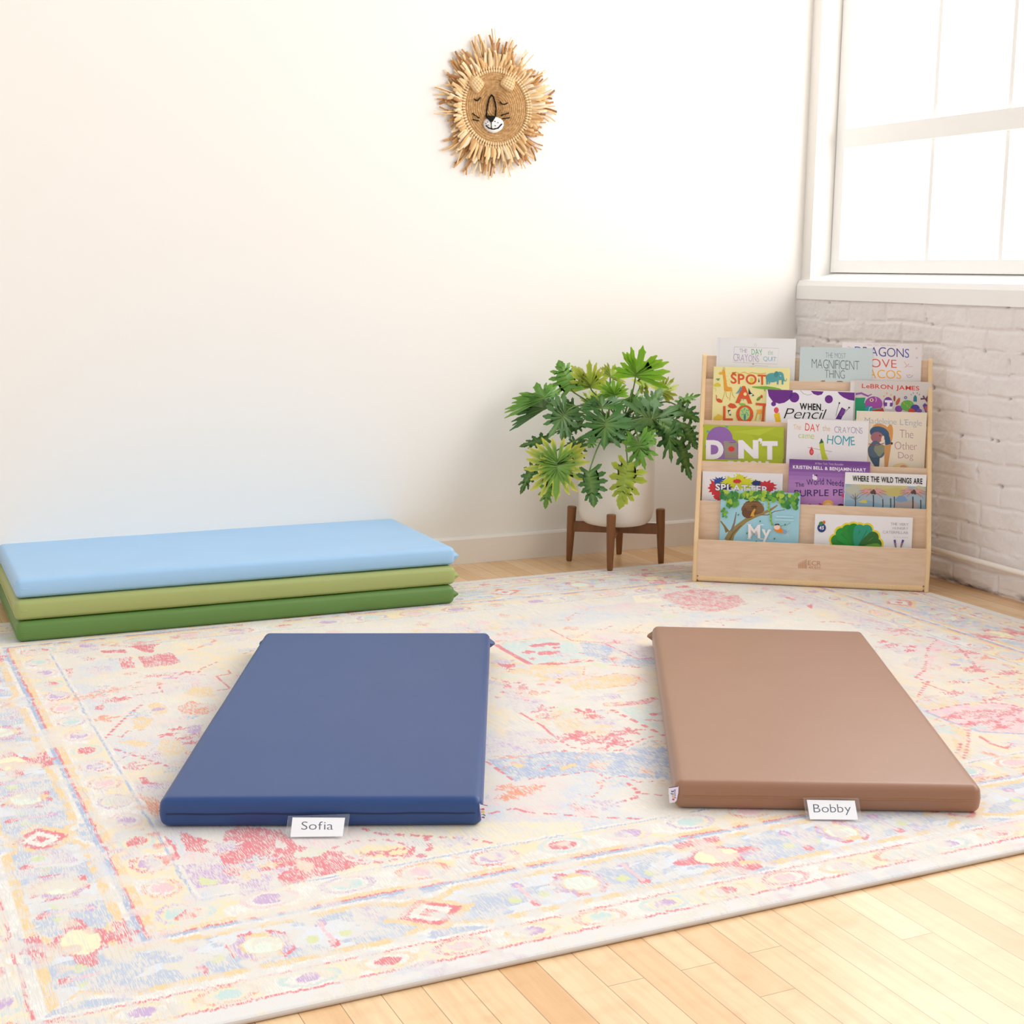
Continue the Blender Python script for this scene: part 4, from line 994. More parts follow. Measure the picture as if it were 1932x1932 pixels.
LEAVES = [
 ((1130, 338), (1190, 85), 180, 275, -.02, -.10, 'B'), ((620, 432), (520, 205), 175, 130, -.06, -.03, 'M'), ((775, 425), (765, 200), 210, 140, -.04, -.10, 'Y'),
 ((965, 492), (950, 350), 145, 120, -.10, -.14, 'B'), ((405, 515), (345, 380), 340, 160, -.10, -.05, 'M'), ((405, 600), (330, 470), 310, 140, -.08, .0, 'D'),
 ((575, 625), (435, 830), 170, 175, -.16, -.20, 'S'), ((892, 690), (880, 925), 205, 215, -.26, -.30, 'D'), ((865, 592), (860, 470), 195, 205, -.18, -.10, 'D'),
 ((1205, 660), (1600, 745), 180, 160, -.14, -.05, 'S'), ((1215, 640), (1340, 425), 130, 110, -.12, -.02, 'S'), ((1330, 465), (1440, 345), 90, 120, .04, .08, 'Y'),
 ((512, 1000), (498, 1340), 255, 275, -.24, -.26, 'V'), ((762, 1095), (800, 1378), 150, 115, -.27, -.27, 'D'), ((1068, 1038), (1000, 1395), 175, 135, -.27, -.27, 'W'),
 ((1155, 860), (1208, 1085), 150, 135, -.25, -.26, 'M'), ((1395, 780), (1415, 1030), 120, 115, -.10, -.08, 'D'), ((1480, 860), (1572, 1165), 80, 85, -.02, .02, 'D'),
 ((1480, 590), (1650, 700), 90, 90, .0, .02, 'D'), ((430, 830), (205, 895), 60, 65, -.04, -.04, 'D'), ((320, 1050), (215, 1275), 65, 70, -.06, -.06, 'D'),
 ((440, 1180), (415, 1390), 75, 80, -.12, -.12, 'M'), ((570, 690), (560, 840), 100, 90, -.08, -.08, 'D'), ((665, 870), (660, 1020), 100, 90, -.10, -.10, 'D'),
 ((1165, 410), (1330, 315), 120, 100, .10, .14, 'Y'), ((930, 345), (970, 235), 120, 140, .08, .12, 'Y'), ((800, 550), (710, 460), 90, 100, .04, .08, 'Y'),
 ((1110, 745), (1160, 640), 100, 120, .0, .0, 'D'), ((1085, 500), (1200, 610), 90, 110, .02, .0, 'M'), ((1470, 548), (1650, 478), 50, 45, .05, .08, 'M'),
 ((1320, 720), (1520, 810), 100, 90, -.12, -.10, 'D'), ((1530, 740), (1620, 920), 90, 90, .04, .06, 'D'), ((795, 830), (755, 905), 60, 60, -.16, -.18, 'M'),
 ((1200, 745), (1290, 880), 100, 100, -.12, -.14, 'M'), ((1040, 640), (1085, 720), 70, 70, -.05, -.05, 'D'), ((700, 715), (560, 770), 65, 65, -.05, -.05, 'D'), ((985, 760), (1060, 860), 75, 80, -.15, -.17, 'D'),
 ((640, 560), (500, 640), 80, 80, -.02, .0, 'D'), ((1270, 560), (1130, 640), 80, 80, .06, .06, 'D'), ((880, 800), (960, 860), 60, 60, -.1, -.1, 'D')]
for i, (b_, t_, wl, wr, db, dt, ty) in enumerate(LEAVES): make_leaf(b_, t_, wl, wr, db, dt, ty, fan=2 if i in (6, 7, 9, 12, 15, 16, 23) else (1 if max(wl, wr) > .72*math.dist(b_, t_) else 0), N=10 if ty == 'V' else (5 if max(wl, wr) < 130 else 6), seed=i)
# ------------------------------------------------------------------ book display rack
O = G(1306, 1097, .0102); O2 = G(1752, 1118, .0102); SU = (O2-O).normalized(); SN = Vector((-SU.y, SU.x, 0)); SWid = (O2-O).length
def S(u, n, z): return O + SU*u + SN*n + Z3*z
ZK = .150; NT_ = .268
zt3 = None
P0 = S(0, NT_, 0); p_ = PL(1333, 668, P0, SN); ZT = p_.z-O.z
KS = NT_/(ZT-ZK); slope_n = (SN*1.0 - Z3*KS).normalized()     # plane normal of the reclined front
m_birch = mat('birch_ply', None, .42, .4); t = NT(m_birch)
n = t.noise(t.coord('Object', scale=(2.2, 2.2, 16)), 1, 4, .6); n2 = t.noise(t.coord('Object', scale=(9, 9, 120)), 1, 2)
wvv = t.math('FRACT', t.math('MULTIPLY', n, 7)); wvv = t.math('ABSOLUTE', t.math('SUBTRACT', wvv, .5))
cb_ = t.mix(t.math('MULTIPLY', wvv, .9), lin('ead0b6'), lin('d8b496')); cb_ = t.mix(t.math('MULTIPLY', n2, .25), cb_, lin('c09674')); t.link(cb_, t.b.inputs['Base Color'])
m_edge = mat('maple_edge', None, .35, .5); t = NT(m_edge)
n = t.noise(t.coord('Object', scale=(200, 200, 5)), 1, 2); t.link(t.mix(n, lin('e6c190'), lin('f2d6aa')), t.b.inputs['Base Color'])
rack = thing('book_display_rack', tuple(S(SWid/2, .14, 0)), 'birch wood five tier book display rack in the corner, filled with picture books', 'book rack')
ST = .0150
for u0 in (0, SWid-ST):
    bm = bmesh.new(); prof = [(0, 0), (0, ZK-.012), (.0025, ZK), (NT_, ZT-.006), (NT_+.008, ZT), (.288, ZT), (.288, 0)]
    prism(bm, [S(u0, a, b) for a, b in prof], SU*ST); bmesh.ops.recalc_face_normals(bm, faces=bm.faces)
    bmesh.ops.bevel(bm, geom=bm.edges[:], offset=.0022, segments=2, affect='EDGES', clamp_overlap=True)
    o = bmobj('side_panel', bm, m_edge, rack)
BET = [math.radians(x) for x in (5, 5, 5, 5, 5)]; TBL = [math.tan(x) for x in BET]
IN = .009; PT = .009
ptops = []
pref = S(0, IN, ZK)
for px_, py_ in ((1342, 671), (1340, 715), (1335, 793), (1330, 870), (1322, 945)):
    p_ = PL(px_, py_, pref, slope_n); ptops.append(((p_-O).dot(SN), p_.z-O.z))
p_ = PL(1314, 1018, S(0, .003, 0), SN); ptops.append((.003, p_.z-O.z))
def panel(n_t, z_t, z_b, lean, name, m=m_birch):
    bm = bmesh.new(); n_b = n_t-(z_t-z_b)*lean
    prof = [(n_t, z_t), (n_t+PT, z_t), (n_b+PT, z_b), (n_b, z_b)]
    prism(bm, [S(ST, a, b) for a, b in prof], SU*(SWid-2*ST)); bmesh.ops.recalc_face_normals(bm, faces=bm.faces)
    me = bpy.data.meshes.new(name); bm.normal_update()
    for fc in bm.faces:
        if fc.normal.z > .7: fc.material_index = 1
    bm.to_mesh(me); bm.free(); return link(name, me, [m, m_edge], rack)
LEDGE = []
for i in range(6):
    n_t, z_t = ptops[i]
    if i < 5:
        zl = ptops[i+1][1]-(.082 if i < 4 else .095); LEDGE.append(zl)
        panel(n_t, z_t, zl-.008, TBL[i], 'tier_panel')
        n_a = ptops[i+1][0]-(ptops[i+1][1]-zl)*(TBL[i+1] if i < 4 else 0)+PT; n_b = n_t-(z_t-zl)*TBL[i]
        bm = bmesh.new(); c_ = (n_a+n_b)/2; box_bm(bm, S(SWid/2, c_, zl-.004), SU, SN, Z3, SWid/2-ST-.0003, abs(n_b-n_a)/2, .004); bmobj('ledge', bm, m_birch, rack)
    else:
        fp = panel(n_t, z_t, .022, 0, 'front_panel')
bm = bmesh.new(); box_bm(bm, S(SWid/2, .0075, .0125), SU, SN, Z3, SWid/2-ST, .0095, .0095); bmesh.ops.recalc_face_normals(bm, faces=bm.faces)
bmesh.ops.bevel(bm, geom=bm.edges[:], offset=.005, segments=3, affect='EDGES'); bmobj('bottom_rail', bm, m_edge, rack, smooth=False)
for z_, n_ in ((.045, .02), (.11, .02)):
    v = []; f = []; tube(v, f, [S(SWid, n_, z_), S(SWid+.0015, n_, z_), S(SWid+.0022, n_, z_)], [.0055, .0055, .003], 12); pyobj('screw_cap', v, f, m_edge, rack, smooth=False)
Z1 = (1290, 620, .12940); Z2 = (1490, 620, .15528); Z3_ = (1300, 860, .12938); Z4 = (1480, 850, .15528)
a = Art(S(0, .003, 0), -SN, Z4)
for i in range(7):
    x = 172+i*15.5; h = 52+i*7.5; y = 1432+i*.6
    a.line([(x, y), (x, y-h)], 9, 'c08a66'); a.ell(x, y-h-9, 5.5, 5.5, 'c08a66', n=10)
a.tx('ECR', 285, 1338, 445, 1393, 'c08a66', off=.0); a.tx('4KIDS', 292, 1403, 440, 1438, 'd0a283', off=.02)
pyobj('burned_logo', a.v, a.f, m_print, fp, cols=a.c)
m_pages = mat('book_pages', lin('efe9dd'), .8, .2)
m_cover = m_print
def book(tier, tlpx, trpx, tr, bg, t_book, front, label, art, edge='f4f2f0', name='picture_book'):
    BETA = BET[tier]; n_t, z_t = ptops[tier]; shift = .0012 + (front+t_book)/math.cos(BETA)
    Pp = S(0, n_t-shift, z_t); N = (-SN*math.cos(BETA) + Z3*math.sin(BETA)).normalized(); Vv = (SN*math.sin(BETA)+Z3*math.cos(BETA)).normalized()
    A_ = Art(Pp, N, tr); A_.lay = 0
    TL = A_.p(*tlpx); TR_ = A_.p(*trpx); W_ = (TR_-TL).dot(SU); ztl = ((TL.z+TR_.z)/2)
    TL = TL + Vv*((ztl-TL.z)/Vv.z)
    H = (ztl-O.z-LEDGE[tier]-.0012)/Vv.z
    def Bp(u, v_, n_): return TL + SU*u - Vv*v_ + N*n_
    root = thing(name, tuple(Bp(W_/2, H, -t_book/2)), label, 'book', 'picture books on the display rack')
    cb = .0016
    verts = []; faces = []; cols = []
    def slab(u0, u1, v0, v1, n0, n1, colr):
        b = len(verts)
        for n_ in (n0, n1):
            for u, v_ in ((u0, v0), (u1, v0), (u1, v1), (u0, v1)): verts.append(Bp(u, v_, n_))
        for fc in ((0, 1, 2, 3), (7, 6, 5, 4), (0, 4, 5, 1), (1, 5, 6, 2), (2, 6, 7, 3), (3, 7, 4, 0)): faces.append(tuple(b+i for i in fc)); cols.append(lin(colr))
    slab(0, W_, 0, H, -cb, 0, bg); slab(0, W_, 0, H, -t_book, -t_book+cb, bg); slab(0, cb, 0, H, -t_book+cb, -cb, bg)
    A = Art(TL, N, tr); A.tr = tr
    A.lay = 1
    # light board edge and hinge line
    A2_ = A
    art(A)
    b = len(verts); verts += A.v; faces += [tuple(b+i for i in fc) for fc in A.f]; cols += A.c
    pyobj('cover', verts, faces, m_cover, root, cols=cols)
    bm = bmesh.new(); box_bm(bm, Bp(W_/2+.0005, H/2, -t_book/2), SU, Vv, N, W_/2-.0025, H/2-.002, t_book/2-cb-.0001); bmobj('page_block', bm, m_pages, root)
    return root
# ------------------------------------------------------------------ the books
def spl(A, cx, cy, rx, ry, col, n=26, spike=.45, seed=1, rot=0):
    R_ = random.Random(seed); pts = []
    for i in range(n):
        a = 2*math.pi*i/n; k = 1+(spike*R_.random() if i % 2 else -.18*R_.random())
        pts.append((cx+math.cos(a)*rx*k, cy+math.sin(a)*ry*k))
    A.poly(pts, col)
def b1(A):
    A.line([(525, 130), (510, 560)], 4, 'dcd9dc')
    A.line([(740, 265), (1390, 290), (1365, 520), (720, 490), (740, 265)], 5, 'cdbcc6'); A.ring(1045, 240, 16, 22, 4, 'd8c6d0')
    A.poly([(995, 508), (1030, 510), (1010, 535)], 'c39aa8'); A.line([(960, 560), (1060, 538), (1230, 545)], 4, 'cdbcc6')
    A.tx('THE', 812, 290, 925, 348, 'a3a0b2', off=-.01, jit=.3); A.tx('DAY', 988, 296, 1145, 378, '62b878', jit=.35); A.tx('the', 1225, 312, 1300, 378, '9cc7b0', off=-.01, jit=.3)
    A.tx('CRAYONS', 728, 368, 1095, 470, 'b39ac9', off=-.012, jit=.35); A.tx('QUIT', 1160, 408, 1350, 480, '86afd8', off=-.01, jit=.3)
def b2(A):
    A.tx('THE MOST', 435, 290, 682, 352, '5f7074', off=-.02, jit=.05); A.tx('MAGNIFICENT', 268, 368, 845, 478, '56666b', off=-.018, jit=.05)
    A.tx('THING', 425, 497, 668, 598, '56666b', off=-.018, jit=.05)
    for x, y, w_ in ((395, 655, 34), (610, 660, 60)): A.ell(x, y, w_, 22, '6a3f2e', wob=.1)
    A.poly([(395, 640), (430, 628), (425, 650)], '8a5a42')
def b3(A):
    A.tx('New York Times Bestseller', 945, 185, 1300, 208, 'c2babd', off=.0, slope=.02)
    A.tx('DRAGONS', 790, 215, 1452, 325, '3f56a5', off=-.006, jit=.15, vary=['3f63b5', '37406e', '3f4f9f', '3c4b98', '43528f', '3b4796', '3f59b5'])
    A.tx('LOVE', 900, 360, 1298, 462, 'd85a4c', off=-.006, jit=.12); A.tx('TACOS', 850, 490, 1355, 592, 'f2b53c', off=-.004, jit=.12)
    A.line([(1390, 400), (1430, 460), (1395, 470)], 5, 'd99a86'); A.line([(1400, 470), (1450, 425), (1440, 460), (1495, 462)], 5, 'd99a86'); A.line([(1420, 560), (1440, 595), (1475, 590), (1495, 565)], 6, '7f9cc4'); A.line([(1440, 565), (1470, 560)], 6, 'd98a72')
    for x, y in ((1540, 240), (1545, 355)): A.line([(x-12, y-12), (x+12, y+12)], 4, 'd9a0a0'); A.line([(x+12, y-12), (x-12, y+12)], 4, 'd9a0a0')
    A.line([(700, 215), (740, 230)], 5, 'd9a0a0')
def b4(A):
    O_ = 'dc5a2a'; Gf = 'eda63c'
    A.ell(545, 652, 38, 22, 'e8b544', rot=-10); A.line([(590, 560), (600, 600)], 5, '6a5a2a'); A.line([(572, 565), (580, 600)], 5, '6a5a2a')
    A.poly([(558, 600), (600, 600), (622, 760), (640, 860), (585, 880), (578, 760)], Gf); A.poly([(585, 850), (640, 845), (700, 858), (712, 905), (640, 918), (590, 905)], Gf)
    for p_ in ([(600, 905), (590, 960), (560, 1050)], [(615, 905), (620, 980), (655, 1020)], [(685, 905), (680, 970), (668, 1050)], [(700, 900), (710, 960), (745, 1015)]): A.line(p_, 9, 'cfae3e')
    for k in range(16): A.ell(590+(k*37 % 110), 640+(k*53 % 250) if k < 9 else 870+(k*13 % 35), 4, 5, 'c77f24', n=6)
    A.tx('SPOT', 685, 652, 1205, 800, O_, off=.018, jit=.1)
    A.line([(700, 640), (760, 635), (820, 660), (880, 632), (940, 660), (1000, 640), (1060, 655), (1120, 660), (1200, 650)], 9, 'e0b030'); A.line([(705, 650), (760, 645)], 12, 'b8452a')
    A.ell(990, 755, 22, 42, 'e6c93c'); A.poly([(1085, 780), (1095, 715), (1108, 780)], '3f6a78')
    T_ = '58a2a6'
    for x in (1215, 1250, 1370, 1440): A.poly([(x-14, 740), (x+16, 740), (x+12, 815), (x-12, 815)], T_)
    A.ell(1290, 715, 95, 68, T_); A.ell(1400, 690, 60, 62, T_); A.line([(1445, 700), (1465, 760), (1490, 765), (1503, 725)], [30, 20, 12, 6], T_); A.ell(1350, 665, 34, 44, '4b9094', rot=15); A.ell(1412, 690, 7, 9, 'eef3e0', n=8)
    for x, y in ((1210, 822), (1370, 820), (1258, 806)): A.ell(x, y, 11, 6, 'efece0', n=8)
    A.line([(1000, 850), (1100, 858), (1200, 862), (1330, 872), (1420, 885)], [14, 34, 46, 30, 10], '7cb23c'); A.line([(1180, 880), (1185, 915)], 14, '7cb23c')
    A.tx('A', 752, 832, 1000, 1085, O_, off=.05); A.ell(895, 955, 24, 26, 'f1e6a6')
    A.poly([(755, 950), (800, 900), (830, 840), (850, 880), (800, 940)], '5f9fb0'); A.poly([(945, 865), (975, 930), (1030, 975), (1000, 985), (945, 950)], '1b1d20'); A.ell(985, 965, 22, 12, 'eceae6')
    A.line([(820, 1010), (835, 1050)], 8, '5f9fb0'); A.line([(865, 1010), (870, 1050)], 8, '5f9fb0')
    A.ell(520, 1050, 48, 26, 'd8552c', rot=25); A.line([(475, 1030), (480, 990), (470, 968)], 10, 'd8552c'); A.ell(1095, 1020, 42, 20, '6f9a3c', rot=-45); A.ell(1135, 990, 18, 24, 'd8552c')
    A.poly([(640, 1120), (680, 1085), (740, 1100), (780, 1145), (720, 1165), (660, 1150)], 'd8552c'); A.ell(490, 820, 50, 24, 'dfca3a', wob=.15); A.line([(440, 870), (470, 880), (465, 915)], 7, 'dfca3a'); A.ell(500, 740, 26, 16, '6f9f5c', wob=.3)
    A.line([(592, 1130), (590, 1325)], 36, O_); A.line([(572, 1325), (715, 1325)], 34, O_); A.poly([(640, 1190), (680, 1185), (690, 1270), (665, 1260)], '2a2c2e'); A.ell(672, 1225, 12, 26, 'ecebe6')
    A.ring(890, 1250, 102, 112, 48, O_, n=32); A.ell(890, 1240, 76, 96, 'b4d686'); 
    for k in range(14): A.ell(890+math.cos(k*1.1)*(20+k*3.2), 1220+math.sin(k*1.1)*(25+k*3.2), 8, 10, '4f9f8f', n=8)
    A.ell(890, 1290, 16, 44, '3f8f96'); A.ell(855, 1105, 50, 18, '8abf4c', rot=8)
    A.line([(1050, 1098), (1200, 1110)], 34, O_); A.line([(1172, 1105), (1150, 1355)], 36, O_); A.poly([(1065, 1185), (1135, 1175), (1140, 1235), (1075, 1245)], Gf); A.line([(1070, 1230), (1045, 1340)], 12, 'cfae3e'); A.line([(1120, 1230), (1110, 1330)], 10, 'cfae3e')
    A.poly([(440, 1300), (500, 1245), (560, 1270), (570, 1310), (520, 1335), (450, 1330)], 'e4c13a')
def b5(A):
    P_ = '6d2a8a'
    A.poly([(1222, 886), (1590, 898), (1588, 960), (1530, 1040), (1470, 1080), (1390, 1096), (1300, 1065), (1240, 985)], P_); A.ell(1612, 1003, 72, 74, P_); A.ell(1310, 1098, 36, 34, '6a2f90')
    A.poly([(1555, 950), (1588, 930), (1590, 965), (1545, 1035), (1538, 1000)], '4a2984')
    A.ell(1350, 1190, 36, 44, 'e5506a'); A.poly([(1315, 1245), (1395, 1222), (1422, 1378), (1342, 1378)], 'f0c21a')
    A.tr = Z2
    A.poly([(255, 756), (412, 764), (390, 800), (340, 812), (290, 795)], P_); A.ell(475, 858, 49, 50, P_); A.poly([(580, 768), (788, 777), (788, 876), (720, 866), (650, 835), (605, 800)], P_)
    A.line([(130, 750), (165, 790), (220, 808), (270, 795)], 4, '9a76b4')
    A.tx('WHEN', 120, 903, 380, 985, '18161a', off=.035, jit=.08); 
    A.text('Pencil', (-30, 968), (450, 982), (405, 1098), (-75, 1092), '18161a', off=-.012)
    A.poly([(632, 955), (682, 985), (622, 1105), (556, 1098)], '5b2a86'); A.poly([(640, 975), (672, 992), (630, 1070), (600, 1055)], '7b3f96')
    A.line([(560, 1065), (580, 980), (600, 905)], 5, '3a3340'); A.line([(650, 1050), (690, 995), (725, 960)], 5, '3a3340'); A.ell(603, 905, 9, 14, '2a2430', n=8); A.ell(722, 960, 12, 10, '2a2430', n=8)
def b6(A):
    A.poly([(742, 640), (790, 645), (770, 1000), (735, 1000)], 'e2dbd8')
    A.tx('LeBRON JAMES', 877, 668, 1573, 738, 'd8403a', off=.012, jit=.06)
    A.line([(800, 795), (870, 785), (950, 820), (1000, 795)], [26, 24, 22, 8], '9a56a6')
    A.poly([(795, 840), (920, 838), (905, 900), (960, 940), (940, 1010), (790, 1110)], '209a6a'); A.ell(1020, 915, 108, 92, 'a34ca6'); A.ell(995, 868, 24, 20, 'e9d9a8', n=12); A.ell(995, 868, 11, 11, '3a2418', n=10); A.line([(1040, 830), (1055, 860), (1045, 890)], 8, 'e3b6dd')
    A.ell(965, 985, 50, 45, '2f9fae'); A.line([(1000, 950), (970, 960), (960, 1000)], 8, 'dff0ee'); A.poly([(1000, 990), (1130, 960), (1150, 1010), (1010, 1020)], 'c8323a'); A.line([(1010, 985), (1080, 970), (1110, 975)], 14, '4fb56a')
    A.ell(1195, 905, 58, 74, '7d3c9c'); A.poly([(1155, 868), (1245, 872), (1245, 900), (1218, 900), (1215, 945), (1245, 947), (1245, 980), (1155, 976), (1155, 942), (1182, 942), (1185, 898), (1155, 896)], 'f3eff6')
    for x, y, r_ in ((1145, 820, 20), (1180, 785, -10), (1230, 805, 20)): A.poly([(x-16, y-16), (x, y-2), (x+14, y-18), (x+2, y+18)], 'eeb23c')
    A.ell(1272, 848, 13, 36, '9a4a3a'); A.ell(1315, 885, 20, 48, 'c4643a', rot=25); A.ell(1325, 975, 46, 40, '8a4aa6'); A.ell(1430, 935, 82, 66, '62b04c')
    for k in range(6): A.ell(1385+(k*37) % 100, 900+(k*29) % 70, 9, 8, 'c7a83c', n=8)
    A.ell(1523, 968, 55, 46, '4f459c'); A.ell(1480, 1000, 42, 30, 'd64a36'); A.ell(1575, 1000, 32, 26, '7a55ad'); A.poly([(1502, 885), (1505, 830), (1525, 805), (1545, 832), (1545, 888)], '2f7f92')
    for a in (-50, -20, 20, 50): A.line([(1525+math.sin(math.radians(a))*55, 840-math.cos(math.radians(a))*50), (1525+math.sin(math.radians(a))*75, 840-math.cos(math.radians(a))*70)], 6, '4a5a78')
    A.ring(1408, 838, 14, 14, 9, '4a5aa8', n=14)
    A.line([(1590, 855), (1640, 850), (1680, 885)], 20, '6b4658'); A.line([(1640, 850), (1620, 815)], 18, '6b4658'); A.line([(1655, 860), (1690, 805)], 20, '6b4658'); A.line([(1660, 850), (1670, 890)], 20, '6b4658')
    A.poly([(1615, 930), (1640, 905), (1690, 940), (1722, 920), (1718, 1030), (1650, 1020)], '5a4fb0'); A.ell(1665, 975, 22, 36, 'd8605a', rot=-20); A.poly([(1680, 1000), (1718, 990), (1716, 1150), (1670, 1100)], 'd0602e'); A.poly([(1665, 1130), (1716, 1145), (1714, 1210), (1668, 1200)], '2f9a48'); A.poly([(1700, 850), (1720, 845), (1719, 960), (1704, 940)], '3b3a8a')
def b7(A):
    P_ = '9468b2'
    A.poly([(900, 1460), (1460, 1600), (1462, 1900), (1300, 1900)], 'abb928'); A.poly([(700, 1500), (1350, 1440), (1100, 1560)], 'bcc93a')
    A.ell(525, 1610, 190, 185, P_); A.ell(700, 1760, 110, 150, P_); A.poly([(310, 1700), (420, 1660), (760, 1700), (800, 1910), (340, 1900)], P_)
    A.ell(350, 1500, 18, 16, '4f9fb8', n=10); A.ell(625, 1432, 24, 12, '4f9fb8', n=10)
    A.tx('D', 322, 1625, 580, 1905, 'f1eef4', off=.055, slope=0); A.poly([(580, 1635), (775, 1650), (785, 1898), (600, 1895)], '9c8f80'); A.poly([(640, 1650), (775, 1655), (740, 1668), (690, 1668)], '7f55a5'); A.ell(695, 1755, 46, 38, 'e0342f')
    A.tx('N', 795, 1625, 1090, 1895, 'f1eef4', off=.06, slope=0); A.ell(1115, 1622, 30, 26, 'f1eef4'); A.poly([(1125, 1630), (1145, 1625), (1130, 1675), (1108, 1685)], 'f1eef4'); A.tx('T', 1138, 1640, 1370, 1912, 'f1eef4', off=.06, slope=0)
    A.tx('PUSH', 640, 1925, 1240, 2120, 'eeeaf0', off=.055, slope=.01)
def b8(A):
    A.tx('The', 45, 1165, 135, 1228, 'e6b78b', off=-.004, jit=.3); A.tx('DAY', 188, 1152, 365, 1240, 'ea5b50', off=.006, jit=.3); A.tx('the', 400, 1176, 490, 1240, 'd6b58c', off=-.004, jit=.3)
    A.tx('CRAYONS', 543, 1188, 885, 1262, 'b0a1c4', off=-.006, jit=.3); A.tx('came', 105, 1282, 295, 1332, 'bfcc6a', off=-.004, jit=.3); A.tx('HOME', 455, 1295, 790, 1408, '3aa6b8', off=-.002, jit=.3)
    A.line([(220, 1443), (360, 1470), (515, 1496)], 5, 'b58c84'); A.poly([(358, 1398), (412, 1382), (430, 1500), (468, 1592), (392, 1592), (370, 1480)], 'c2cb36'); A.poly([(385, 1332), (413, 1384), (356, 1400)], '2d6848')
    A.ell(265, 1498, 27, 40, 'e0464c'); A.poly([(252, 1462), (264, 1430), (280, 1464)], 'e0464c'); A.ring(268, 1500, 9, 14, 5, 'f0a09a', n=12); A.line([(345, 1580), (340, 1540), (365, 1520)], 3, 'c9c4c9'); A.line([(440, 1530), (480, 1520), (485, 1490)], 3, 'c9c4c9')
def b9(A):
    A.tx("Madeleine L'Engle", 912, 1075, 1605, 1172, '98a8b8', off=-.014, slope=.05); A.tx('The', 1335, 1228, 1502, 1325, 'ac7d90', off=-.016); A.tx('Other', 1275, 1372, 1545, 1465, 'ac7d90', off=-.016); A.tx('Dog', 1318, 1500, 1500, 1600, 'ac7d90', off=-.016)
    A.ell(1205, 1310, 46, 150, 'd79a52', rot=8); A.ell(1110, 1230, 110, 70, 'd39a5c', rot=20); A.ell(1090, 1270, 120, 80, '3d5a7a', rot=15); A.ell(1190, 1370, 34, 90, '35557a', rot=-5); A.ell(1060, 1320, 76, 66, 'a56a74'); A.ell(1130, 1340, 18, 40, 'f0d8b8', rot=10); A.ell(1095, 1300, 9, 7, '2a2a3a', n=8)
    A.ell(1050, 1480, 105, 110, '56687a', wob=.08); A.ell(1090, 1470, 66, 70, '8a8f76', wob=.12); A.poly([(960, 1540), (1040, 1580), (1035, 1680), (985, 1600)], '3f566e'); A.poly([(1030, 1560), (1095, 1560), (1085, 1690), (1035, 1690)], '3f566e'); A.poly([(1150, 1420), (1235, 1400), (1190, 1690), (1150, 1690)], 'cf955a'); A.ell(1240, 1395, 14, 16, '3a3a3a', n=10)
    A.line([(960, 1400), (1060, 1420), (1150, 1390)], 8, '9a3a4a'); A.ell(1350, 1680, 96, 48, 'e6cf94', wob=.05); A.ell(1380, 1685, 40, 30, 'd8a08a')
    A.line([(843, 1000), (828, 1110)], 4, 'd8cbb8')
def b10(A):
    spl(A, 400, 470, 110, 110, 'd3323c', seed=3); spl(A, 430, 590, 70, 60, 'd3323c', seed=13); spl(A, 450, 380, 80, 60, '2b4da0', seed=4, spike=.7); spl(A, 700, 400, 240, 85, 'd8d62a', seed=5, n=40); spl(A, 1120, 450, 130, 80, 'd3323c', seed=6); spl(A, 740, 330, 60, 60, 'd8d62a', seed=7, spike=.8); spl(A, 980, 400, 60, 40, '27356e', seed=8); spl(A, 520, 470, 90, 60, '3a2f7a', seed=10); spl(A, 700, 370, 60, 30, 'd3323c', seed=21)
    for x, y, r_, c_ in ((315, 350, 9, '5a78b8'), (660, 285, 10, 'd8d62a'), (580, 300, 8, 'd8d62a'), (810, 320, 10, 'd3323c'), (1235, 420, 10, 'd3323c'), (1255, 490, 9, 'd3323c'), (530, 305, 6, '2b4da0'), (1180, 365, 9, 'd3323c'), (300, 640, 5, '9aa0c0')): spl(A, x, y, r_, r_, c_, n=9, seed=x)
    A.tx('SPLATTER', 378, 398, 1160, 510, '4a1f3a', off=.062, jit=.12, slope=.055); A.tx('SPLATTER', 384, 402, 1156, 504, 'f6f3f6', off=.035, jit=0, slope=.055)
def b11(A):
    rows = [(100, '734391'), (150, '7d4c99'), (200, '8a5aa4'), (250, '9a6ab2'), (300, 'a878bd'), (350, 'b180c2')]
    for (y, c_), y1 in zip(rows, [150, 200, 250, 300, 350, 400]):
        A.poly([(60-(y-100)*.04, y+2), (1044-(y-100)*.04, y+42), (1042-(y1-100)*.04, y1+42), (60-(y1-100)*.04, y1+2)], c_)
    A.tx('#1 New York Times Bestseller', 372, 142, 718, 170, 'cdb0da', off=.008); A.tx('KRISTEN BELL & BENJAMIN HART', 103, 178, 990, 232, 'f1eaf4', off=.03, jit=.04)
    A.ell(370, 335, 30, 26, 'efe6f2', wob=.1); A.ell(350, 305, 9, 18, 'efe6f2'); A.ell(388, 302, 14, 9, '3a2a4a'); A.poly([(398, 312), (412, 316), (400, 324)], 'd84a60')
    A.text('The', (130, 392), (235, 380), (240, 438), (132, 445), '4a2b70', off=.004, jit=.1); A.text('World', (268, 355), (478, 335), (482, 415), (272, 425), '4a2b70', off=.006, jit=.1); A.text('Needs', (515, 348), (722, 362), (722, 440), (515, 415), '4a2b70', off=.006, jit=.1)
    A.text('PURPLE PEOPLE', (120, 480), (1010, 462), (1010, 545), (120, 560), '3d2968', off=.006, jit=.08)
    A.ell(530, 650, 64, 50, 'efb052'); A.ell(530, 672, 44, 36, 'f3cfa0'); A.ell(685, 672, 42, 24, '2a1a30'); A.ell(300, 662, 26, 12, 'c0306a', wob=.3); A.ell(435, 655, 22, 14, 'c0306a', wob=.3); A.ell(712, 545, 18, 22, 'd8456a')
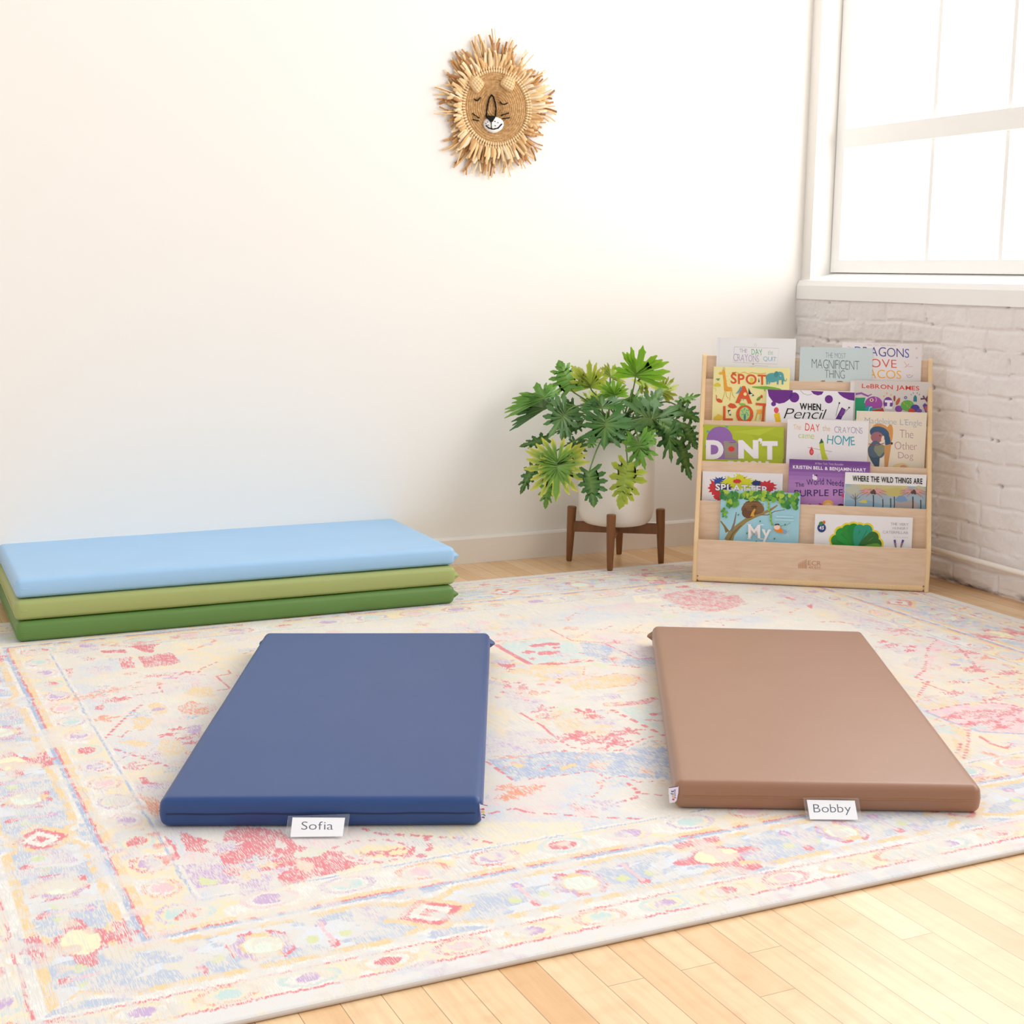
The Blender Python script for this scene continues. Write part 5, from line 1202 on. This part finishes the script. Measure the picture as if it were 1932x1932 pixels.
def b12(A):
    A.poly([(738, 405), (1722, 440), (1710, 770), (724, 740)], 'a3b9c8'); A.poly([(800, 408), (1500, 430), (1480, 500), (1300, 560), (1180, 520), (900, 470)], 'cdc28a')
    A.ell(840, 480, 92, 66, 'bcbfae', wob=.1); A.ell(1330, 505, 140, 52, 'c9bb72', wob=.12); A.ell(1640, 470, 70, 40, 'c2c29a', wob=.1)
    A.poly([(738, 600), (1000, 600), (1200, 660), (1715, 660), (1710, 770), (724, 740)], '8fb0c8'); A.ell(960, 620, 50, 20, 'd9c96a', wob=.2)
    A.ell(1480, 680, 150, 80, 'b3a8a6', wob=.05); A.ell(1420, 590, 70, 40, '7f9cc4', wob=.1)
    for x, y0, y1, w_ in ((862, 560, 720, 12), (1080, 540, 725, 14), (1195, 590, 730, 12), (1290, 580, 730, 14), (1335, 560, 730, 12), (1560, 560, 745, 16), (1655, 600, 750, 13)): A.line([(x, y0), (x+2, (y0+y1)/2), (x-2, y1)], w_, '4c4038')
    for a in (-60, -30, 0, 30, 60): A.line([(862, 600), (862+math.sin(math.radians(a))*70, 600-math.cos(math.radians(a))*80)], 6, '6f6656')
    for cx, cy, s_, hx in ((1080, 500, 1.0, 'd6a19c'), (1570, 500, .95, 'd3a29e')):
        for ang, l in ((-158, 190), (-178, 180), (165, 170), (-128, 120), (-50, 130), (-18, 170), (8, 170), (38, 150), (145, 110)):
            a = math.radians(ang); ex_, ey_ = cx+math.cos(a)*l*s_, cy+math.sin(a)*l*.55*s_+30
            A.line([(cx, cy), ((cx+ex_)/2, (cy+ey_)/2-22), (ex_, ey_)], [26*s_, 34*s_, 4], hx)
            A.line([(cx, cy+4), ((cx+ex_)/2, (cy+ey_)/2-14), (ex_, ey_)], [8, 6, 2], '8a5f58')
        A.ell(cx, cy+6, 34*s_, 28*s_, '5a3f3a', wob=.2)
    A.tx('WHERE THE WILD THINGS ARE', 828, 302, 1676, 372, '1d1b1c', off=.022, jit=.05, slope=.045)
def b13(A):
    R_ = random.Random(5)
    A.line([(575, 1240), (620, 1130), (720, 1030), (830, 940), (960, 880), (1100, 830), (1200, 780), (1290, 720)], [130, 105, 75, 60, 48, 40, 34, 20], '9c8752')
    A.line([(560, 1110), (520, 1030), (460, 950)], [60, 28, 16], '8a7040'); A.line([(620, 1100), (660, 980), (690, 820)], [40, 26, 12], '86776e'); A.line([(1040, 860), (1150, 862), (1250, 810), (1400, 785)], [16, 14, 12, 8], '7c6a58'); A.line([(590, 1230), (640, 1130), (760, 1015)], [30, 26, 16], '7d6a3e')
    A.ell(930, 760, 165, 110, '7a5638', wob=.05); A.ell(860, 830, 90, 80, '6b4a30'); A.ell(950, 745, 44, 30, '33221a'); 
    for k in range(7): A.line([(790+k*10, 700+k*16), (900+k*30, 690+k*20), (1090, 700+k*14)], 6, '9a7448')
    for k in range(150):
        x = 478+R_.random()*1130; d = R_.random()
        dep = 250 if (560 < x < 760 or 1300 < x < 1600) else 120
        if x > 1560: dep = 200
        y = 515+(x-470)*.035+d*dep*(.85)
        A.ell(x, y, 20+R_.random()*26, 26+R_.random()*24, R_.choice(['4d943c', '5fa53f', '9fc23a', '2f7a44', 'b3cf4a', '3f8a40', '77b23c']), rot=R_.uniform(-40, 40), n=8, wob=.12)
    for k in range(12): A.ell(485+R_.random()*60, 770+R_.random()*140, 16+R_.random()*16, 20, R_.choice(['6fae3c', '8cc03c', '4d943c']), n=8, wob=.15)
    for k in range(14): A.ell(1145+k*5+math.sin(k)*8, 650+k*27, 15, 19, R_.choice(['9fc23a', '77b23c', '5fa53f']), n=8, wob=.2)
    A.line([(1190, 950), (1220, 1000), (1320, 1025), (1420, 1010), (1480, 975)], 6, '7fa23f')
    for x, y in ((590, 760), (720, 860), (1400, 1005), (1245, 1210), (980, 1250), (1035, 955), (845, 1130)): A.ell(x, y, 10, 16, '3f8a50', rot=30, n=8)
    A.poly([(890, 890), (915, 820), (960, 765), (970, 790), (945, 840), (955, 885), (905, 880)], 'e0a33a')
    for (x0, y0, x1) in ((1270, 885, 1520), (1250, 930, 1525)): A.line([(x0, y0), (x1, y0+8)], 14, 'c6e4ec')
    A.ell(1300, 1075, 66, 40, 'ee8a1c', rot=18); A.ell(1350, 1100, 40, 28, 'ee8a1c', rot=25); A.ell(1283, 1035, 46, 44, 'f5d7c8'); A.poly([(1240, 1020), (1262, 992), (1310, 990), (1325, 1018), (1290, 1008)], '33323a'); A.line([(1365, 1105), (1400, 1110), (1430, 1100)], [36, 28, 20], '7fa8dc'); A.line([(1425, 1100), (1470, 1040)], 8, 'f0d3c6'); A.line([(1425, 1120), (1455, 1180)], 8, 'f0d3c6')
    W_ = 'f7f0ee'
    A.tx('My', 862, 1000, 1190, 1262, W_, off=.018, slope=.03)
    for x0, x1, y in ((850, 905, 1000), (1035, 1085, 1003), (850, 905, 1208), (1030, 1085, 1212), (1070, 1115, 1085), (1155, 1200, 1090)): A.line([(x0, y), (x1, y+2)], 12, W_)
def b14(A):
    cx, cy = 868, 1215
    pet = [(-172, 300, 'c'), (-152, 330, 'a'), (-130, 340, 'b'), (-112, 335, 'a'), (-96, 330, 'd'), (-80, 320, 'e'), (-62, 350, 'e'), (-38, 330, 'f'), (-18, 320, 'f'), (-4, 310, 'c')]
    CO = dict(a='2a8f34', b='1f9a3c', c='6fa83a', d='118a2f', e='2a9a7c', f='2f6a2c')
    for w_, l_, mode in ((34, 1.08, 'y'), (26, 1.0, 'g')):
        for ang, l, c_ in pet:
            a = math.radians(ang); lx, ly = math.cos(a)*l*1.02*l_, math.sin(a)*l*.98*l_
            tx_, ty_ = cx+lx*.78, cy+ly*.80
            A.line([(cx, cy), (cx+lx*.45, cy+ly*.45), (cx+lx*.75, cy+ly*.75)], [20, 95+w_, 120+w_], 'eed62c' if mode == 'y' else CO[c_]); A.ell(tx_, ty_, 58+w_*.5, 58+w_*.5, 'eed62c' if mode == 'y' else CO[c_])
            if mode == 'g':
                A.line([(cx, cy), (cx+lx*.8, cy+ly*.8)], [4, 8], '1d6e3a' if c_ != 'f' else '5a8a2c'); A.line([(cx, cy), (cx+lx*.7-ly*.08, cy+ly*.7+lx*.08)], [3, 6], '4fb85a' if c_ != 'f' else '7f6a2a')
    A.ell(452, 940, 52, 54, '26407f'); A.text('45', (425, 915), (482, 915), (478, 962), (422, 962), 'f3f1f4', off=.03); A.ell(445, 885, 28, 22, '3f8f3a', rot=-30); A.ell(482, 872, 16, 20, 'd8652a')
    A.text('THE VERY', (1290, 875), (1508, 885), (1508, 916), (1290, 908), 'b3abb4', off=-.006); A.text('HUNGRY', (1315, 930), (1505, 934), (1505, 962), (1315, 956), 'b3abb4', off=-.006); A.text('CATERPILLAR', (1195, 975), (1505, 985), (1505, 1016), (1195, 1006), 'b3abb4', off=-.006); A.text('by Eric Carle', (1325, 1042), (1503, 1048), (1503, 1070), (1325, 1064), 'c6bfc6', off=-.01)
    A.line([(1338, 1085), (1348, 1140), (1358, 1215)], [26, 22, 8], '6a46a4'); A.line([(1443, 1085), (1425, 1140), (1408, 1215)], [26, 22, 8], '6a46a4'); A.line([(1345, 1120), (1355, 1190)], [8, 4], 'd9a83a'); A.line([(1432, 1120), (1418, 1190)], [8, 4], 'd9a83a')
T0 = .0085
book(0, (490, 125), (1640, 150), Z1, 'edecee', T0, 0, 'white picture book with a thin boxed crayon title, top left of the rack', b1)
book(0, (640, 165), (1612, 190), Z2, 'e9e1e3', T0, 0, 'pale picture book with blue, red and yellow lettered rows, top right of the rack', b3)
book(0, (130, 218), (1012, 242), Z2, 'c9d7da', T0, T0+.0006, 'pale grey blue picture book with dark thin lettering, top middle of the rack', b2)
book(1, (440, 545), (1552, 585), Z1, 'f2e8a6', T0, 0, 'pale yellow picture book with orange letters, giraffe and blue elephant', b4)
book(1, (738, 620), (1722, 655), Z2, 'd8d0cc', T0, 0, 'grey picture book with red name lettering above colourful painted shapes', b6)
book(1, (1212, 878), (2486, 925), Z1, 'f0eff4', T0, T0+.0006, 'white picture book with big purple splashes and black brush lettering', b5)
book(2, (283, 1395), (1465, 1442), Z1, 'b1c02c', T0+.003, 0, 'lime green picture book with fat white letters and a red button', b7)
book(2, (815, 995), (1668, 1024), Z2, 'ecdfcc', T0, 0, 'cream picture book with a dark blue painted dog and mauve lettering', b9)
book(2, (-24, 1090), (962, 1130), Z2, 'efecee', T0, T0+.0006, 'white picture book with handwritten coloured title and a small green crayon', b8)
book(3, (200, 222), (1370, 266), Z3_, 'eeeaee', T0+.004, 0, 'white picture book with a rainbow paint splat behind white letters', b10)
book(3, (60, 100), (1045, 141), Z4, 'bb86c4', T0, 0, 'purple picture book with dark purple playful title lettering', b11)
book(3, (740, 262), (1728, 297), Z4, 'f3f1f2', T0, T0+.0006, 'white banded picture book with pink palm trees over blue water', b12)
book(4, (470, 505), (1625, 548), Z3_, 'a3d4e4', T0, 0, 'sky blue picture book with a tree, green leaves and a white serif title', b13)
book(4, (375, 768), (1562, 822), Z4, 'f2eff2', T0+.003, 0, 'white board book with a fan of green painted leaves, lowest right of the rack', b14)
